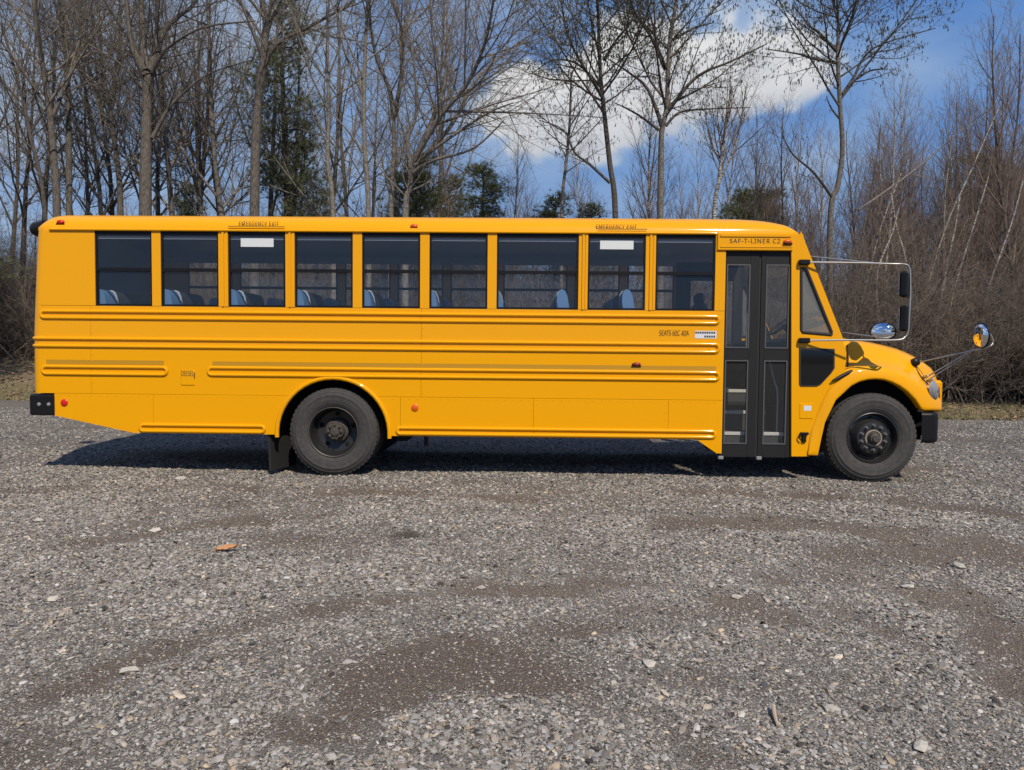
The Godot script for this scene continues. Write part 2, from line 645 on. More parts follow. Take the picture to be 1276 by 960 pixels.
func build_bus() -> void:
	bus = thing("school_bus", Vector3(-0.35, 0, -1.22), "long yellow school bus with black folding door parked on the gravel", "school bus")
	var ytop := 2.888
	var ybot := 2.006
	var zf := -2.44
	# ---- side skin: panels with narrow joints over an inner sheet
	var wins := [[118, 189], [200, 272], [284, 355.5], [367, 439.5], [451, 523.5], [535, 607.5], [619, 721], [732.5, 804.5], [817, 891.5]]
	var wx := []
	for q in wins:
		wx.append([S(q[0], 336).x, S(q[1], 338).x])
	var xr := S(113, 440).x
	var xrear := S(37, 450).x
	var j := 0.003
	var ymid := S(320, 493).y
	for side in 2:
		var z1 := 0.0 if side == 0 else zf + 0.03
		var z0 := z1 - 0.03
		var panels := []
		# rear quarter, slanting towards the roof
		panels.append([Vector2(xrear + 0.12, ymid + j), Vector2(xr - j, ymid + j), Vector2(xr - j, ybot - 0.004), Vector2(xrear + 0.12, ybot - 0.004)])
		panels.append([Vector2(xrear + 0.12, ybot), Vector2(wx[0][0], ybot), Vector2(wx[0][0], ytop), Vector2(xrear + 0.185, ytop), Vector2(xrear + 0.155, 2.45)])
		var seam := S(525, 440).x
		var arch := S(415, 541.5)
		var ar := 0.665
		# upper side above the seam line, cut by the wheel arch
		var up := [Vector2(xr, ybot - 0.004), Vector2(xr, ymid + j)]
		var a0 := asin((ymid + j - arch.y) / ar)
		for k in 13:
			var a := PI - a0 - (PI - 2 * a0) * k / 12.0
			up.append(Vector2(arch.x + cos(a) * ar, arch.y + sin(a) * ar))
		up.append_array([Vector2(seam - j, ymid + j), Vector2(seam - j, ybot - 0.004)])
		panels.append(up)
		var dl := S(902, 440).x
		panels.append([Vector2(seam, ybot - 0.004), Vector2(seam, ymid + j), Vector2(dl, ymid + j), Vector2(dl, ybot - 0.004)])
		# skirt behind the rear wheel, kicked up towards the bumper
		var ysk := 0.492
		var s0 := S(68, 518)
		var s1 := S(166, 539)
		panels.append([Vector2(s0.x, ymid), Vector2(s0.x, s0.y), Vector2(s1.x, ysk), Vector2(S(191, 515).x - j, ysk), Vector2(S(191, 515).x - j, ymid)])
		var low := [Vector2(S(191, 515).x, ymid), Vector2(S(191, 515).x, ysk), Vector2(arch.x - ar, ysk)]
		for k in 5:
			var a := PI - (a0 - 0.004) * k / 4.0
			low.append(Vector2(arch.x + cos(a) * ar, arch.y + sin(a) * ar))
		panels.append(low)
		var low2 := []
		for k in 5:
			var a := (a0 - 0.004) * (1.0 - k / 4.0)
			low2.append(Vector2(arch.x + cos(a) * ar, arch.y + sin(a) * ar))
		var c0 := S(499, 515).x
		low2.append_array([Vector2(arch.x + ar, ysk), Vector2(c0 - j, ysk), Vector2(c0 - j, ymid)])
		panels.append(low2)
		var cuts := [c0, S(665, 520).x, S(833, 520).x]
		for k in 2:
			panels.append([Vector2(cuts[k], ymid), Vector2(cuts[k], ysk), Vector2(cuts[k + 1] - j, ysk), Vector2(cuts[k + 1] - j, ymid)])
		panels.append([Vector2(cuts[2], ymid), Vector2(cuts[2], ysk), Vector2(S(868, 548).x, ysk), Vector2(S(893, 567).x, 0.33), Vector2(dl, 0.33), Vector2(dl, ymid)])
		for p in panels:
			var b := MB.new()
			b.plate(PackedVector2Array(p), z0, z1)
			part(bus, "side_panel", b, M.yellow)
		# posts between the windows, and the rail above them
		for k in wx.size():
			var xa: float = wx[k][1]
			var xb: float = wx[k + 1][0] if k + 1 < wx.size() else dl
			var b := MB.new()
			bar(b, xa, ybot, xb, ytop, z0, z1)
			if side == 0 and k in [1, 2, 6, 7]:   # doubled posts beside the exit windows
				bar(b, (xa + xb) / 2 - 0.012, ybot, (xa + xb) / 2 + 0.012, ytop, z1, z1 + 0.014)
				bar(b, xb - 0.03, ybot, xb, ytop, z1, z1 + 0.008)
			part(bus, "window_post", b, M.yellow)
		# drip rail under the roof edge
		var dr := MB.new()
		var zz := 0.0 if side == 0 else zf
		var sg := 1.0 if side == 0 else -1.0
		var xa2 := S(62, 284).x
		dr.tube(V3([Vector3(xa2, ytop + 0.012, zz + sg * 0.012), Vector3(S(893, 289).x, ytop + 0.012, zz + sg * 0.012)]), same(2, 0.016), 10)
		part(bus, "drip_rail", dr, M.yellow)
		# wheel arch lip
		var lip := MB.new()
		var lp := []
		for k in 25:
			var a := PI + 0.06 - (PI + 0.12) * k / 24.0
			lp.append(Vector3(arch.x + cos(a) * (ar + 0.008), arch.y + sin(a) * (ar + 0.008), zz))
		lip.tube(V3(lp), same(25, 0.026), 10)
		part(bus, "wheel_arch", lip, M.yellow)
	# inner sheet of the side below the windows (seen only through the joints) and inner lining
	for side in 2:
		var z := -0.036 if side == 0 else zf + 0.036
		var b := MB.new()
		bar(b, xrear + 0.12, 1.20, S(902, 440).x - 0.01, ybot - 0.002, z - 0.02, z - 0.001)
		part(bus, "inner_wall", b, M.lining)
	# ---- roof
	var prof := []   # (y above the eave, z)
	for q in [[0.0, 0.0], [0.05, -0.008], [0.10, -0.03], [0.15, -0.075], [0.19, -0.14], [0.222, -0.24], [0.247, -0.40], [0.268, -0.65], [0.282, -0.95], [0.286, -1.22]]:
		prof.append(Vector2(q[0], q[1]))
	for k in range(prof.size() - 2, -1, -1):
		prof.append(Vector2(prof[k].x, zf - prof[k].y))
	var rows := []
	var xre := S(44, 290).x
	var xfr := S(991, 288).x
	var xs := [[0.0, 0.02], [0.006, 0.22], [0.02, 0.42], [0.05, 0.66], [0.09, 0.84], [0.14, 0.95], [0.20, 0.99], [0.30, 1.0]]
	for q in xs:
		rows.append(roof_row(prof, xre + q[0], q[1], 0.0))
	for x in [-4.0, -2.0, 0.0, 1.8, 2.25]:
		rows.append(roof_row(prof, x, 1.0, 0.0))
	for q in [[0.62, 0.985, 0.0], [0.45, 0.955, 0.0], [0.30, 0.90, 0.0], [0.18, 0.82, 0.0], [0.08, 0.72, 0.0], [0.02, 0.60, 0.0], [-0.03, 0.40, 0.0], [-0.07, 0.12, 0.0]]:
		rows.append(roof_row(prof, xfr - q[0], q[1], q[2]))
	var rb := MB.new()
	rb.grid(rows, false, true)
	part(bus, "roof", rb, M.yellow)
	# ceiling inside
	var cl := MB.new()
	var rows2 := []
	for x in [xrear + 0.2, 3.2]:
		var r2 := []
		for p in prof:
			r2.append(Vector3(x, 2.80 + p.x * 0.7, clampf(p.y, zf + 0.04, -0.04)))
		rows2.append(r2)
	cl.grid(rows2)
	part(bus, "ceiling", cl, M.lining)
	var bh := MB.new()
	bar(bh, xrear + 0.19, 0.96, xrear + 0.21, 3.0, zf + 0.05, -0.05)
	part(bus, "rear_bulkhead", bh, M.lining)
	# ---- rear end: rounded corners and rear face
	var re := MB.new()
	var rr := []
	for q in [[0.955, 0.0], [1.3, 0.0], [1.7, 0.004], [2.006, 0.02], [2.45, 0.045], [2.80, 0.068], [2.888, 0.078]]:
		var row := []
		var xx: float = xrear + q[1]
		for k in 7:
			var a := PI / 2 * k / 6.0
			row.append(Vector3(xx + 0.12 - sin(a) * 0.12 + 0.0, q[0], -0.12 + cos(a) * 0.12))
		row.append(Vector3(xx - 0.02, q[0], -1.22))
		for k in range(6, -1, -1):
			var a := PI / 2 * k / 6.0
			row.append(Vector3(xx + 0.12 - sin(a) * 0.12, q[0], zf + 0.12 - cos(a) * 0.12))
		rr.append(row)
	re.grid(rr)
	part(bus, "rear_panel", re, M.yellow)
	# rear warning light hood
	var hood := MB.new()
	hood.lathe([Vector2(0.0, -0.15), Vector2(0.06, -0.14), Vector2(0.09, -0.10), Vector2(0.095, 0.04), Vector2(0.0, 0.04)], S(54, 284.5, -0.38), Vector3(1, 0.18, 0), 20)
	part(bus, "warning_light", hood, M.black)
	# rear bumper
	var bp := MB.new()
	var ba := S(37, 491)
	var bb := S(69, 518)
	bp.box(Vector3(ba.x - 0.01, bb.y, zf - 0.01), Vector3(bb.x, ba.y - 0.006, 0.012), 0.02)
	var bumper := part(bus, "rear_bumper", bp, M.black)
	for px in [48.5, 60.5]:
		var bo := MB.new()
		bo.lathe([Vector2(0.022, 0.0), Vector2(0.02, 0.008), Vector2(0.0, 0.014)], S(px, 504, 0.012), Vector3(0, 0, 1), 12)
		part(bumper, "bolt", bo, M.grey)
	# ---- rub rails
	rail(49, 898, 385.4, 398.0)
	rail(36.5, 898, 419.3, 433.0, true)
	rail(51, 210, 454.4, 467.7)
	rail(257.5, 898, 456.0, 469.3)
	rail_at(S(173, 533).x, S(331.5, 534).x, 0.555, 0.058)
	rail_at(S(493, 538).x, S(893, 543).x, 0.555, 0.056)
	for q in [[57.5, 204, 448.2, 453.8], [264.5, 892.5, 450.5, 456.0]]:
		var t := MB.new()
		bar(t, S(q[0], 452).x, S(q[0], q[3]).y, S(q[1], 460).x, S(q[0], q[2]).y, 0.0, 0.0025)
		part(bus, "reflective_strip", t, M.tape)
	for q in [[285, 355, 283.2], [745, 806, 286.5]]:
		var t := MB.new()
		bar(t, S(q[0], q[2]).x, S(q[0], q[2]).y, S(q[1], q[2]).x, S(q[0], q[2]).y + 0.012, 0.012, 0.030)
		part(bus, "reflective_strip", t, M.tape)
	# ---- side windows, near and far
	for side in 2:
		for k in wx.size():
			passenger_window(wx[k][0], wx[k][1], ybot, ytop, side, zf, k in [2, 7])
	# ---- lettering, lamps, reflectors
	words("EMERGENCY EXIT", 322, 279.4, 0.048, M.ink, -0.006, 0.2, 0.82, 3)
	words("EMERGENCY EXIT", 768, 283.0, 0.048, M.ink, -0.006, 0.2, 0.82, 3)
	words("SEATS 60C 40A", 840, 416, 0.062, M.ink, 0.003, 0.25, 0.60)
	words("DIESEL", 233.4, 465.5, 0.066, M.ink, 0.010, 0.0, 0.54)
	words("SAF-T-LINER C2", 941, 300.5, 0.050, M.ink, 0.026, 0.0, 1.05, 4)
	var st := MB.new()
	var q1 := rect(866, 412.5, 893, 422)
	bar(st, q1[0], q1[1], q1[2], q1[3], 0.0, 0.003)
	var stick := part(bus, "maker_plate", st, M.white)
	for r in 2:
		for k in 9:
			var ww: float = (q1[2] - q1[0]) / 9.5
			if r == 1 and k < 4: continue
			var dk := MB.new()
			bar(dk, q1[0] + ww * (k + 0.15), q1[1] + 0.012 + (1 - r) * 0.045, q1[0] + ww * (k + 0.85), q1[1] + 0.034 + (1 - r) * 0.045, 0.003, 0.005)
			part(stick, "print", dk, M.ink)
	lamp("marker_lamp", 75.5, 277, 0.050, 0.028, M.red, -0.03)
	lamp("marker_lamp", 516, 282, 0.048, 0.028, M.amber, -0.03)
	lamp("marker_lamp", 981.5, 301.5, 0.052, 0.030, M.amber, 0.026)
	lamp("turn_signal", 793, 454.3, 0.055, 0.024, M.red_dark, 0.0)
	for q in [[80, 502, M.red], [517, 508.3, M.amber]]:
		var rf := MB.new()
		rf.lathe([Vector2(0.043, 0.0), Vector2(0.043, 0.008), Vector2(0.036, 0.014), Vector2(0.0, 0.016)], S(q[0], q[1], 0.0), Vector3(0, 0, 1), 20)
		part(bus, "reflector", rf, q[2])
	# fuel flap
	var ff := MB.new()
	var fr := rect(224.5, 461, 243.5, 481)
	ff.box(Vector3(fr[0], fr[1], -0.02), Vector3(fr[2], fr[3], 0.009), 0.012)
	var flap := part(bus, "fuel_door", ff, M.yellow)
	var fl := MB.new()
	bar(fl, fr[2] - 0.012, fr[1] + 0.09, fr[2] - 0.004, fr[3] - 0.03, 0.009, 0.014)
	part(flap, "latch", fl, M.ink)
	# rivets along the joints: too small to tell apart
	var rv := MB.new()
	var xx := S(75, 492).x
	var gap0 := S(347, 492).x - 0.02
	var gap1 := S(483, 492).x + 0.02
	while xx < S(900, 492).x:
		if xx < gap0 or xx > gap1:
			rivet(rv, xx, ymid - 0.022)
		xx += 0.095
	for q in [[113, ymid + 0.05, 1.96, 0.02], [525, ymid + 0.05, 1.96, 0.02], [665, 0.64, ymid - 0.04, -0.02], [833, 0.64, ymid - 0.04, -0.02], [191, 0.64, ymid - 0.04, -0.02]]:
		var yy: float = q[1]
		while yy < q[2]:
			rivet(rv, S(q[0], 440).x + q[3], yy)
			yy += 0.085
	part(bus, "rivets", rv, M.yellow).set_meta("kind", "stuff")
	build_cab()
	build_inside(wx, xrear, zf)
	build_wheels(zf)
	build_mirrors()

func rivet(b: MB, x: float, y: float) -> void:
	b.lathe([Vector2(0.008, 0.0), Vector2(0.006, 0.004), Vector2(0.0, 0.0055)], Vector3(x, y, 0.0), Vector3(0, 0, 1), 6)

func roof_row(prof: Array, x: float, k: float, drop: float) -> Array:
	var r := []
	for p in prof:
		var inset := 0.0 if k > 0.99 else (1.0 - k) * 0.05
		r.append(Vector3(x, 2.888 + p.x * k - drop, clampf(p.y, -2.44 + inset, -inset)))
	return r

func lamp(called: String, px: float, py: float, hw: float, hh: float, m: Material, z: float) -> void:
	var p := S(px, py, z)
	var base := MB.new()
	base.box(p + Vector3(-hw * 1.05, -hh * 1.1, -0.03), p + Vector3(hw * 1.05, -hh * 0.55, 0.022), 0.006)
	var o := part(bus, called, base, M.black)
	var dome := MB.new()
	var rows := []
	for i in 7:
		var a := PI / 2 * i / 6.0
		var row := []
		for k in 16:
			var t := TAU * k / 16.0
			row.append(p + Vector3(cos(t) * hw * cos(a), sin(t) * hh * cos(a), sin(a) * 0.035))
		rows.append(row)
	dome.grid(rows, true)
	part(o, "lens", dome, m)

func passenger_window(x0: float, x1: float, y0: float, y1: float, side: int, zf: float, exit: bool) -> void:
	var z := -0.012 if side == 0 else zf + 0.012
	var b := MB.new()
	var zb := z - 0.022
	var za := z
	if side == 1:
		zb = z
		za = z + 0.022
	var w := 0.022
	bar(b, x0, y0, x0 + w, y1, zb, za)
	bar(b, x1 - w, y0, x1, y1, zb, za)
	bar(b, x0 + w, y0, x1 - w, y0 + w, zb, za)
	bar(b, x0 + w, y1 - 0.05, x1 - w, y1, zb, za)
	var o := part(bus, "window", b, M.black)
	var ys := y0 + 0.415
	var sash := MB.new()
	bar(sash, x0 + w, ys - 0.004, x1 - w, ys + 0.034, zb + 0.002, za + 0.006)
	part(o, "sash_bar", sash, M.black)
	var up := MB.new()
	var zp := (za + zb) / 2
	pane(up, x0 + w, ys + 0.030, x1 - w, y1 - 0.05, zp)
	part(o, "upper_pane", up, M.tint)
	var lo := MB.new()
	pane(lo, x0 + w, y0 + w, x1 - w, ys, zp - 0.006)
	part(o, "lower_pane", lo, M.tint)
	if exit and side == 0:
		var s := MB.new()
		var xm := (x0 + x1) / 2
		bar(s, xm - 0.195, y1 - 0.175, xm + 0.195, y1 - 0.075, zp + 0.003, zp + 0.005)
		part(o, "exit_sticker", s, M.white)

func pane(b: MB, x0: float, y0: float, x1: float, y1: float, z: float) -> void:
	b.quad(Vector3(x0, y0, z), Vector3(x0, y1, z), Vector3(x1, y1, z), Vector3(x1, y0, z))

func lerp_px(tab: Array, px: float) -> float:
	for k in tab.size() - 1:
		if px <= tab[k + 1][0]:
			return lerpf(tab[k][1], tab[k + 1][1], clampf((px - tab[k][0]) / (tab[k + 1][0] - tab[k][0]), 0.0, 1.0))
	return tab[tab.size() - 1][1]

# far side twin of a list of rows
func far_rows(rows: Array) -> Array:
	var r := []
	for row in rows:
		var q := []
		for p in row:
			q.append(Vector3(p.x, p.y, -2.44 - p.z))
		r.append(q)
	return r

func build_cab() -> void:
	var zf := -2.44
	# header over the door
	var h := MB.new()
	var a := S(894, 290)
	var d := S(993, 313)
	h.box(Vector3(a.x, d.y, -0.06), Vector3(d.x - 0.05, 2.905, 0.024), 0.008)
	var header := part(bus, "door_header", h, M.yellow)
	var hl := MB.new()
	bar(hl, a.x + 0.03, d.y + 0.035, d.x - 0.06, d.y + 0.045, 0.024, 0.030)
	bar(hl, a.x + 0.03, 2.862, d.x - 0.08, 2.888, 0.024, 0.036)
	part(header, "header_bead", hl, M.yellow)
	for side in 2:
		var z1 := 0.0 if side == 0 else zf + 0.03
		var z0 := z1 - 0.03
		var b := MB.new()
		b.plate(poly([[986.5, 292], [998, 292], [998, 569], [986.5, 569]]), z0, z1)
		part(bus, "door_post", b, M.yellow)
		b = MB.new()
		b.plate(poly([[998, 288], [1000.5, 292], [1004, 303], [1050, 420], [1038.5, 418], [1005.5, 335], [998, 334]]), z0, z1)
		part(bus, "windscreen_post", b, M.yellow)
		b = MB.new()
		b.plate(poly([[998, 414.5], [1038.5, 418], [1050, 420], [1055, 440], [1053, 463], [1030.5, 488], [1020, 510], [1010, 540], [1008, 569], [998, 569]]), z0, z1)
		part(bus, "cab_panel", b, M.yellow)
		# quarter glass in its rubber
		var hole := [[998.5, 334.5], [1005.2, 335.5], [1038, 417.5], [998.5, 414]]
		var g := MB.new()
		var c := MB.new()
		var pp := poly(hole)
		var zc := z1 - 0.012
		g.tri(Vector3(pp[0].x, pp[0].y, zc), Vector3(pp[1].x, pp[1].y, zc), Vector3(pp[2].x, pp[2].y, zc))
		g.tri(Vector3(pp[0].x, pp[0].y, zc), Vector3(pp[2].x, pp[2].y, zc), Vector3(pp[3].x, pp[3].y, zc))
		var loop := []
		for k in 4:
			for e in 3:
				var q: Vector2 = pp[k].lerp(pp[(k + 1) % 4], 0.04 + 0.46 * e)
				loop.append(Vector3(q.x, q.y, zc + 0.006))
		c.tube(V3(loop), same(12, 0.020), 8, true)
		var o := part(bus, "quarter_window", c, M.rubber)
		part(o, "pane", g, M.dusty)
	# driver's side wall opposite the door, with the driver's window
	var x0d := S(902, 440).x
	var x1d := S(986.5, 440).x
	var dw := MB.new()
	bar(dw, x0d, 0.40, x1d, 1.62, zf, zf + 0.03)
	bar(dw, x0d, 1.62, x0d + 0.10, 2.888, zf, zf + 0.03)
	bar(dw, x0d + 0.10, 2.62, x1d, 2.888, zf, zf + 0.03)
	part(bus, "driver_side_panel", dw, M.yellow)
	dw = MB.new()
	bar(dw, x0d - 0.09, 1.0, S(998, 440).x, 1.64, zf + 0.031, zf + 0.05)
	bar(dw, x0d - 0.09, 1.64, x0d + 0.125, 2.86, zf + 0.031, zf + 0.05)
	bar(dw, x1d - 0.025, 1.64, x1d + 0.11, 2.86, zf + 0.031, zf + 0.05)
	bar(dw, x0d + 0.125, 2.60, x1d - 0.025, 2.86, zf + 0.031, zf + 0.05)
	dw.plate(poly([[998, 288], [1000.5, 292], [1004, 303], [1048, 420], [1038.5, 418], [1005.5, 335], [998, 334]]), zf + 0.031, zf + 0.05)
	part(bus, "cab_lining", dw, M.door_grey)
	dw = MB.new()
	ring_frame(dw, x0d + 0.10, 1.62, x1d, 2.62, 0.03, zf + 0.004, zf + 0.026)
	var dwo := part(bus, "driver_window", dw, M.black)
	dw = MB.new()
	pane(dw, x0d + 0.13, 1.65, x1d - 0.03, 2.59, zf + 0.015)
	part(dwo, "pane", dw, M.glass)
	# dark lower window ahead of the door
	var lw := poly([[996, 433], [1040, 435], [1040, 459], [1036, 465], [1023, 479], [1018, 481.5], [998, 481.5], [996, 479]])
	var lb := MB.new()
	lb.plate(lw, 0.0005, 0.010)
	var low := part(bus, "lower_window", lb, M.rubber)
	var cen := Vector2.ZERO
	for p in lw:
		cen += p / lw.size()
	var ins := PackedVector2Array()
	for p in lw:
		ins.append(cen + (p - cen) * 0.91)
	lb = MB.new()
	lb.plate(ins, 0.0105, 0.012)
	var gl := mat(0.006, 0.006, 0.007, 0.04)
	part(low, "dark_pane", lb, gl)
	# small hatch with a label, and a latch below it
	var q1 := rect(996.5, 503, 1013, 522)
	var hb := MB.new()
	hb.box(Vector3(q1[0], q1[1], -0.01), Vector3(q1[2], q1[3], 0.007), 0.005)
	var hatch := part(bus, "hatch", hb, M.yellow)
	hb = MB.new()
	bar(hb, q1[0] + 0.045, q1[3] - 0.085, q1[2] - 0.02, q1[3] - 0.025, 0.007, 0.009)
	part(hatch, "label_plate", hb, M.white)
	var lt := MB.new()
	var lp := S(1001, 544, 0.0)
	lt.box(lp + Vector3(-0.045, 0.02, 0), lp + Vector3(0.055, 0.05, 0.04), 0.008)
	lt.box(lp + Vector3(-0.02, -0.07, 0), lp + Vector3(0.03, 0.03, 0.03), 0.008)
	lt.tube(curve([lp + Vector3(-0.045, 0.03, 0.03), lp + Vector3(-0.06, -0.01, 0.03), lp + Vector3(-0.03, -0.05, 0.03)], 4), same(9, 0.008), 6)
	part(bus, "door_latch", lt, M.black)
	# ---- folding door
	var da := S(902.5, 314)
	var db := S(986.5, 571)
	var zd := -0.035
	var mid := S(946.5, 440).x
	for k in 2:
		var x0 := da.x if k == 0 else mid + 0.012
		var x1 := mid - 0.012 if k == 0 else db.x
		var wl := 0.045 if k == 0 else 0.055
		var wr := 0.105 if k == 0 else 0.065
		var y0 := db.y
		var y1 := da.y
		var up := S(920, 329).y
		var m1 := S(920, 434).y
		var m0 := S(920, 449).y
		var lo := S(920, 554).y
		var b := MB.new()
		b.box(Vector3(x0, y0, zd - 0.035), Vector3(x0 + wl, y1, zd), 0.004)
		b.box(Vector3(x1 - wr, y0, zd - 0.035), Vector3(x1, y1, zd), 0.004)
		b.box(Vector3(x0 + wl, up, zd - 0.034), Vector3(x1 - wr, y1, zd - 0.001), 0.0)
		b.box(Vector3(x0 + wl, m0, zd - 0.034), Vector3(x1 - wr, m1, zd - 0.001), 0.0)
		b.box(Vector3(x0 + wl, y0, zd - 0.034), Vector3(x1 - wr, lo, zd - 0.001), 0.0)
		var leaf := part(bus, "door_leaf", b, M.door_grey)
		var fr := MB.new()
		ring_frame(fr, x0 + wl, m1, x1 - wr, up, 0.014, zd - 0.02, zd + 0.007)
		ring_frame(fr, x0 + wl, lo, x1 - wr, m0, 0.014, zd - 0.02, zd + 0.007)
		part(leaf, "pane_gasket", fr, M.gasket)
		for s in 2:
			var p := MB.new()
			pane(p, x0 + wl, m1 if s == 0 else lo, x1 - wr, up if s == 0 else m0, zd - 0.012)
			part(leaf, "pane", p, M.glass)
		var hg := MB.new()
		hg.box(Vector3(x0 - 0.01, y0 - 0.03, zd - 0.03), Vector3(x0 + 0.05, y0 + 0.01, zd + 0.02), 0.006)
		part(leaf, "hinge", hg, M.grey)
	var sl := MB.new()
	sl.box(Vector3(mid - 0.0118, db.y + 0.005, zd - 0.03), Vector3(mid + 0.0118, da.y, zd - 0.012), 0.0)
	part(bus, "door_seal", sl, M.rubber)
	var hd := MB.new()
	bar(hd, da.x, da.y, db.x, d.y - 0.001, -0.06, -0.03)
	part(bus, "door_head", hd, M.black)
	# ---- windscreen between the sloping posts
	var ws := MB.new()
	var t0 := S(1003, 303)
	var t1 := S(1050, 421)
	var bulge := 0.16
	var rows := []
	for e in 2:
		var row := []
		for k in 13:
			var t := k / 12.0
			var z := lerpf(-0.03, zf + 0.03, t)
			var f := bulge * (1.0 - pow(absf(2 * t - 1), 2.2))
			var q := t0 if e == 0 else t1
			row.append(Vector3(q.x + f - 0.02, q.y - 0.02, z))
		rows.append(row)
	ws.grid(rows)
	part(bus, "windscreen", ws, M.glass)
	# ---- front fender: from the arch lip over the crest
	var arch := [[1008, 568], [1020.5, 568], [1022, 558], [1028, 528], [1040.5, 500], [1060.6, 481], [1073, 475], [1085.6, 473], [1096, 473.4], [1105.7, 475], [1125.8, 485], [1140.8, 500], [1149, 512], [1173, 512]]
	var crest := [[1008, 567], [1010, 540], [1020, 510], [1030.5, 488], [1042, 474], [1053, 464], [1066, 459.5], [1085, 458], [1105, 460], [1125, 466], [1145, 477], [1160, 487], [1173, 497]]
	var inx := [[1120, 0.0], [1135, 0.012], [1148, 0.035], [1158, 0.075], [1166, 0.13], [1173, 0.22]]
	var frows := []
	for s in [1008.5, 1011, 1015, 1020.4, 1021, 1024, 1028, 1034, 1041, 1050, 1060, 1070, 1080, 1090, 1100, 1110, 1120, 1130, 1140, 1148, 1152, 1158, 1164, 1169, 1172.5]:
		var zi := lerp_px(inx, s)
		var yb := S(s, lerp_px(arch, s), -zi).y
		var yc := maxf(S(s, lerp_px(crest, s), -zi).y, yb + 0.01)
		var x := S(s, 490, -zi).x
		var row := [Vector3(x, yb + 0.01, -0.10 - zi), Vector3(x, yb, 0.005 - zi), Vector3(x, yb + 0.012, 0.028 - zi)]
		for k in 7:
			var t := (k + 1) / 8.0
			row.append(Vector3(x, lerpf(yb + 0.012, yc, t), 0.028 - zi - 0.035 * pow(t, 2.0)))
		row.append(Vector3(x, yc + 0.018, -0.03 - zi))
		row.append(Vector3(x, yc + 0.03, -0.075 - zi))
		row.append(Vector3(x, yc + 0.034, -0.14 - zi))
		frows.append(row)
	for side in 2:
		var b := MB.new()
		b.grid(frows if side == 0 else far_rows(frows), false, side == 1)
		part(bus, "front_fender", b, M.yellow)
	# ---- bonnet
	var top := [[1040, 419.5], [1055, 420], [1075, 422], [1095, 426.5], [1115, 433], [1135, 442], [1150, 450], [1160, 457], [1167, 466], [1171, 480]]
	var hrows := []
	for s in [1044, 1050, 1056, 1064, 1074, 1085, 1096, 1107, 1118, 1128, 1138, 1147, 1154, 1160, 1165, 1168.5, 1171]:
		var zi := lerp_px(inx, s)
		var yc := S(s, lerp_px(crest, maxf(s, 1056)), -zi).y + 0.030
		var yh := S(s, lerp_px(top, s), -0.5).y
		var lift := maxf(yh - yc, 0.02)
		var half := [Vector2(yc - 0.03, -0.10 - zi), Vector2(yc + 0.004, -0.15 - zi), Vector2(yc + 0.12 * lift, -0.23 - zi), Vector2(yc + 0.28 * lift, -0.285 - zi), Vector2(yc + 0.5 * lift, -0.325 - zi), Vector2(yc + 0.72 * lift, -0.365 - zi),
			Vector2(yc + 0.88 * lift, -0.42 - zi), Vector2(yh - 0.015, -0.50 - zi * 0.8), Vector2(yh, -0.62 - zi * 0.6), Vector2(yh + 0.018, -0.90), Vector2(yh + 0.024, -1.22)]
		var row := []
		var bow := sstep(1050.0, 1130.0, s)   # the nose bulges forward towards its middle
		for p in half:
			row.append(Vector3(S(s, 450, maxf(p.y, -0.62) * bow).x, p.x, p.y))
		for k in range(half.size() - 2, -1, -1):
			row.append(Vector3(row[k].x, half[k].x, -2.44 - half[k].y))
		hrows.append(row)
	var hb2 := MB.new()
	hb2.grid(hrows)
	var bonnet := part(bus, "bonnet", hb2, M.yellow)
	# seam where the grille shell meets the bonnet
	var sm := MB.new()
	var sp := []
	for q in [[1141, 455, -0.375], [1143, 461, -0.35], [1147, 468, -0.31], [1152, 474, -0.26], [1157, 479, -0.20]]:
		sp.append(S(q[0], q[1], q[2] + 0.012))
	sm.tube(curve(sp, 3), same(13, 0.007), 5)
	part(bonnet, "seam", sm, M.ink)
	# nose plate and grille
	var ns := MB.new()
	var xn := S(1171, 480, -0.62).x
	ns.box(Vector3(xn - 0.25, 0.80, zf + 0.50), Vector3(xn - 0.015, S(1171, 476).y, -0.50), 0.03)
	var nose := part(bus, "nose", ns, M.yellow)
	for k in 6:
		var gb := MB.new()
		gb.box(Vector3(xn - 0.02, 0.92 + k * 0.07, zf + 0.6), Vector3(xn + 0.004, 0.955 + k * 0.07, -0.6), 0.006)
		part(nose, "grille_bar", gb, M.black)
	var gs := MB.new()
	var grows := []
	for q in [[1.0, 0.0], [0.5, 0.0], [0.0, 0.0]]:
		var row := []
		for k in 9:
			var t := k / 8.0
			var z := lerpf(-0.20, -0.62, t)
			var yy := lerpf(S(1171, 512, z).y, S(1170.5, lerpf(493.0, 477.0, t), z).y, q[0])
			row.append(Vector3(S(lerpf(1172.0, 1171.0, t), 490, z).x - 0.004, yy, z))
		grows.append(row)
	gs.grid(grows, false, true)
	part(nose, "grille_shell", gs, M.yellow)
	# inner wheel housing, dark
	var ih := MB.new()
	ih.box(Vector3(S(1013, 500).x, 0.5, -0.80), Vector3(S(1168, 500).x, 1.22, -0.42), 0.0)
	ih.box(Vector3(S(1013, 500).x, 0.5, zf + 0.42), Vector3(S(1168, 500).x, 1.22, zf + 0.80), 0.0)
	ih.box(Vector3(S(1004, 500).x, 0.40, zf + 0.04), Vector3(S(1012, 500).x, 1.36, -0.04), 0.0)
	part(bus, "wheel_housing", ih, M.matte_black)
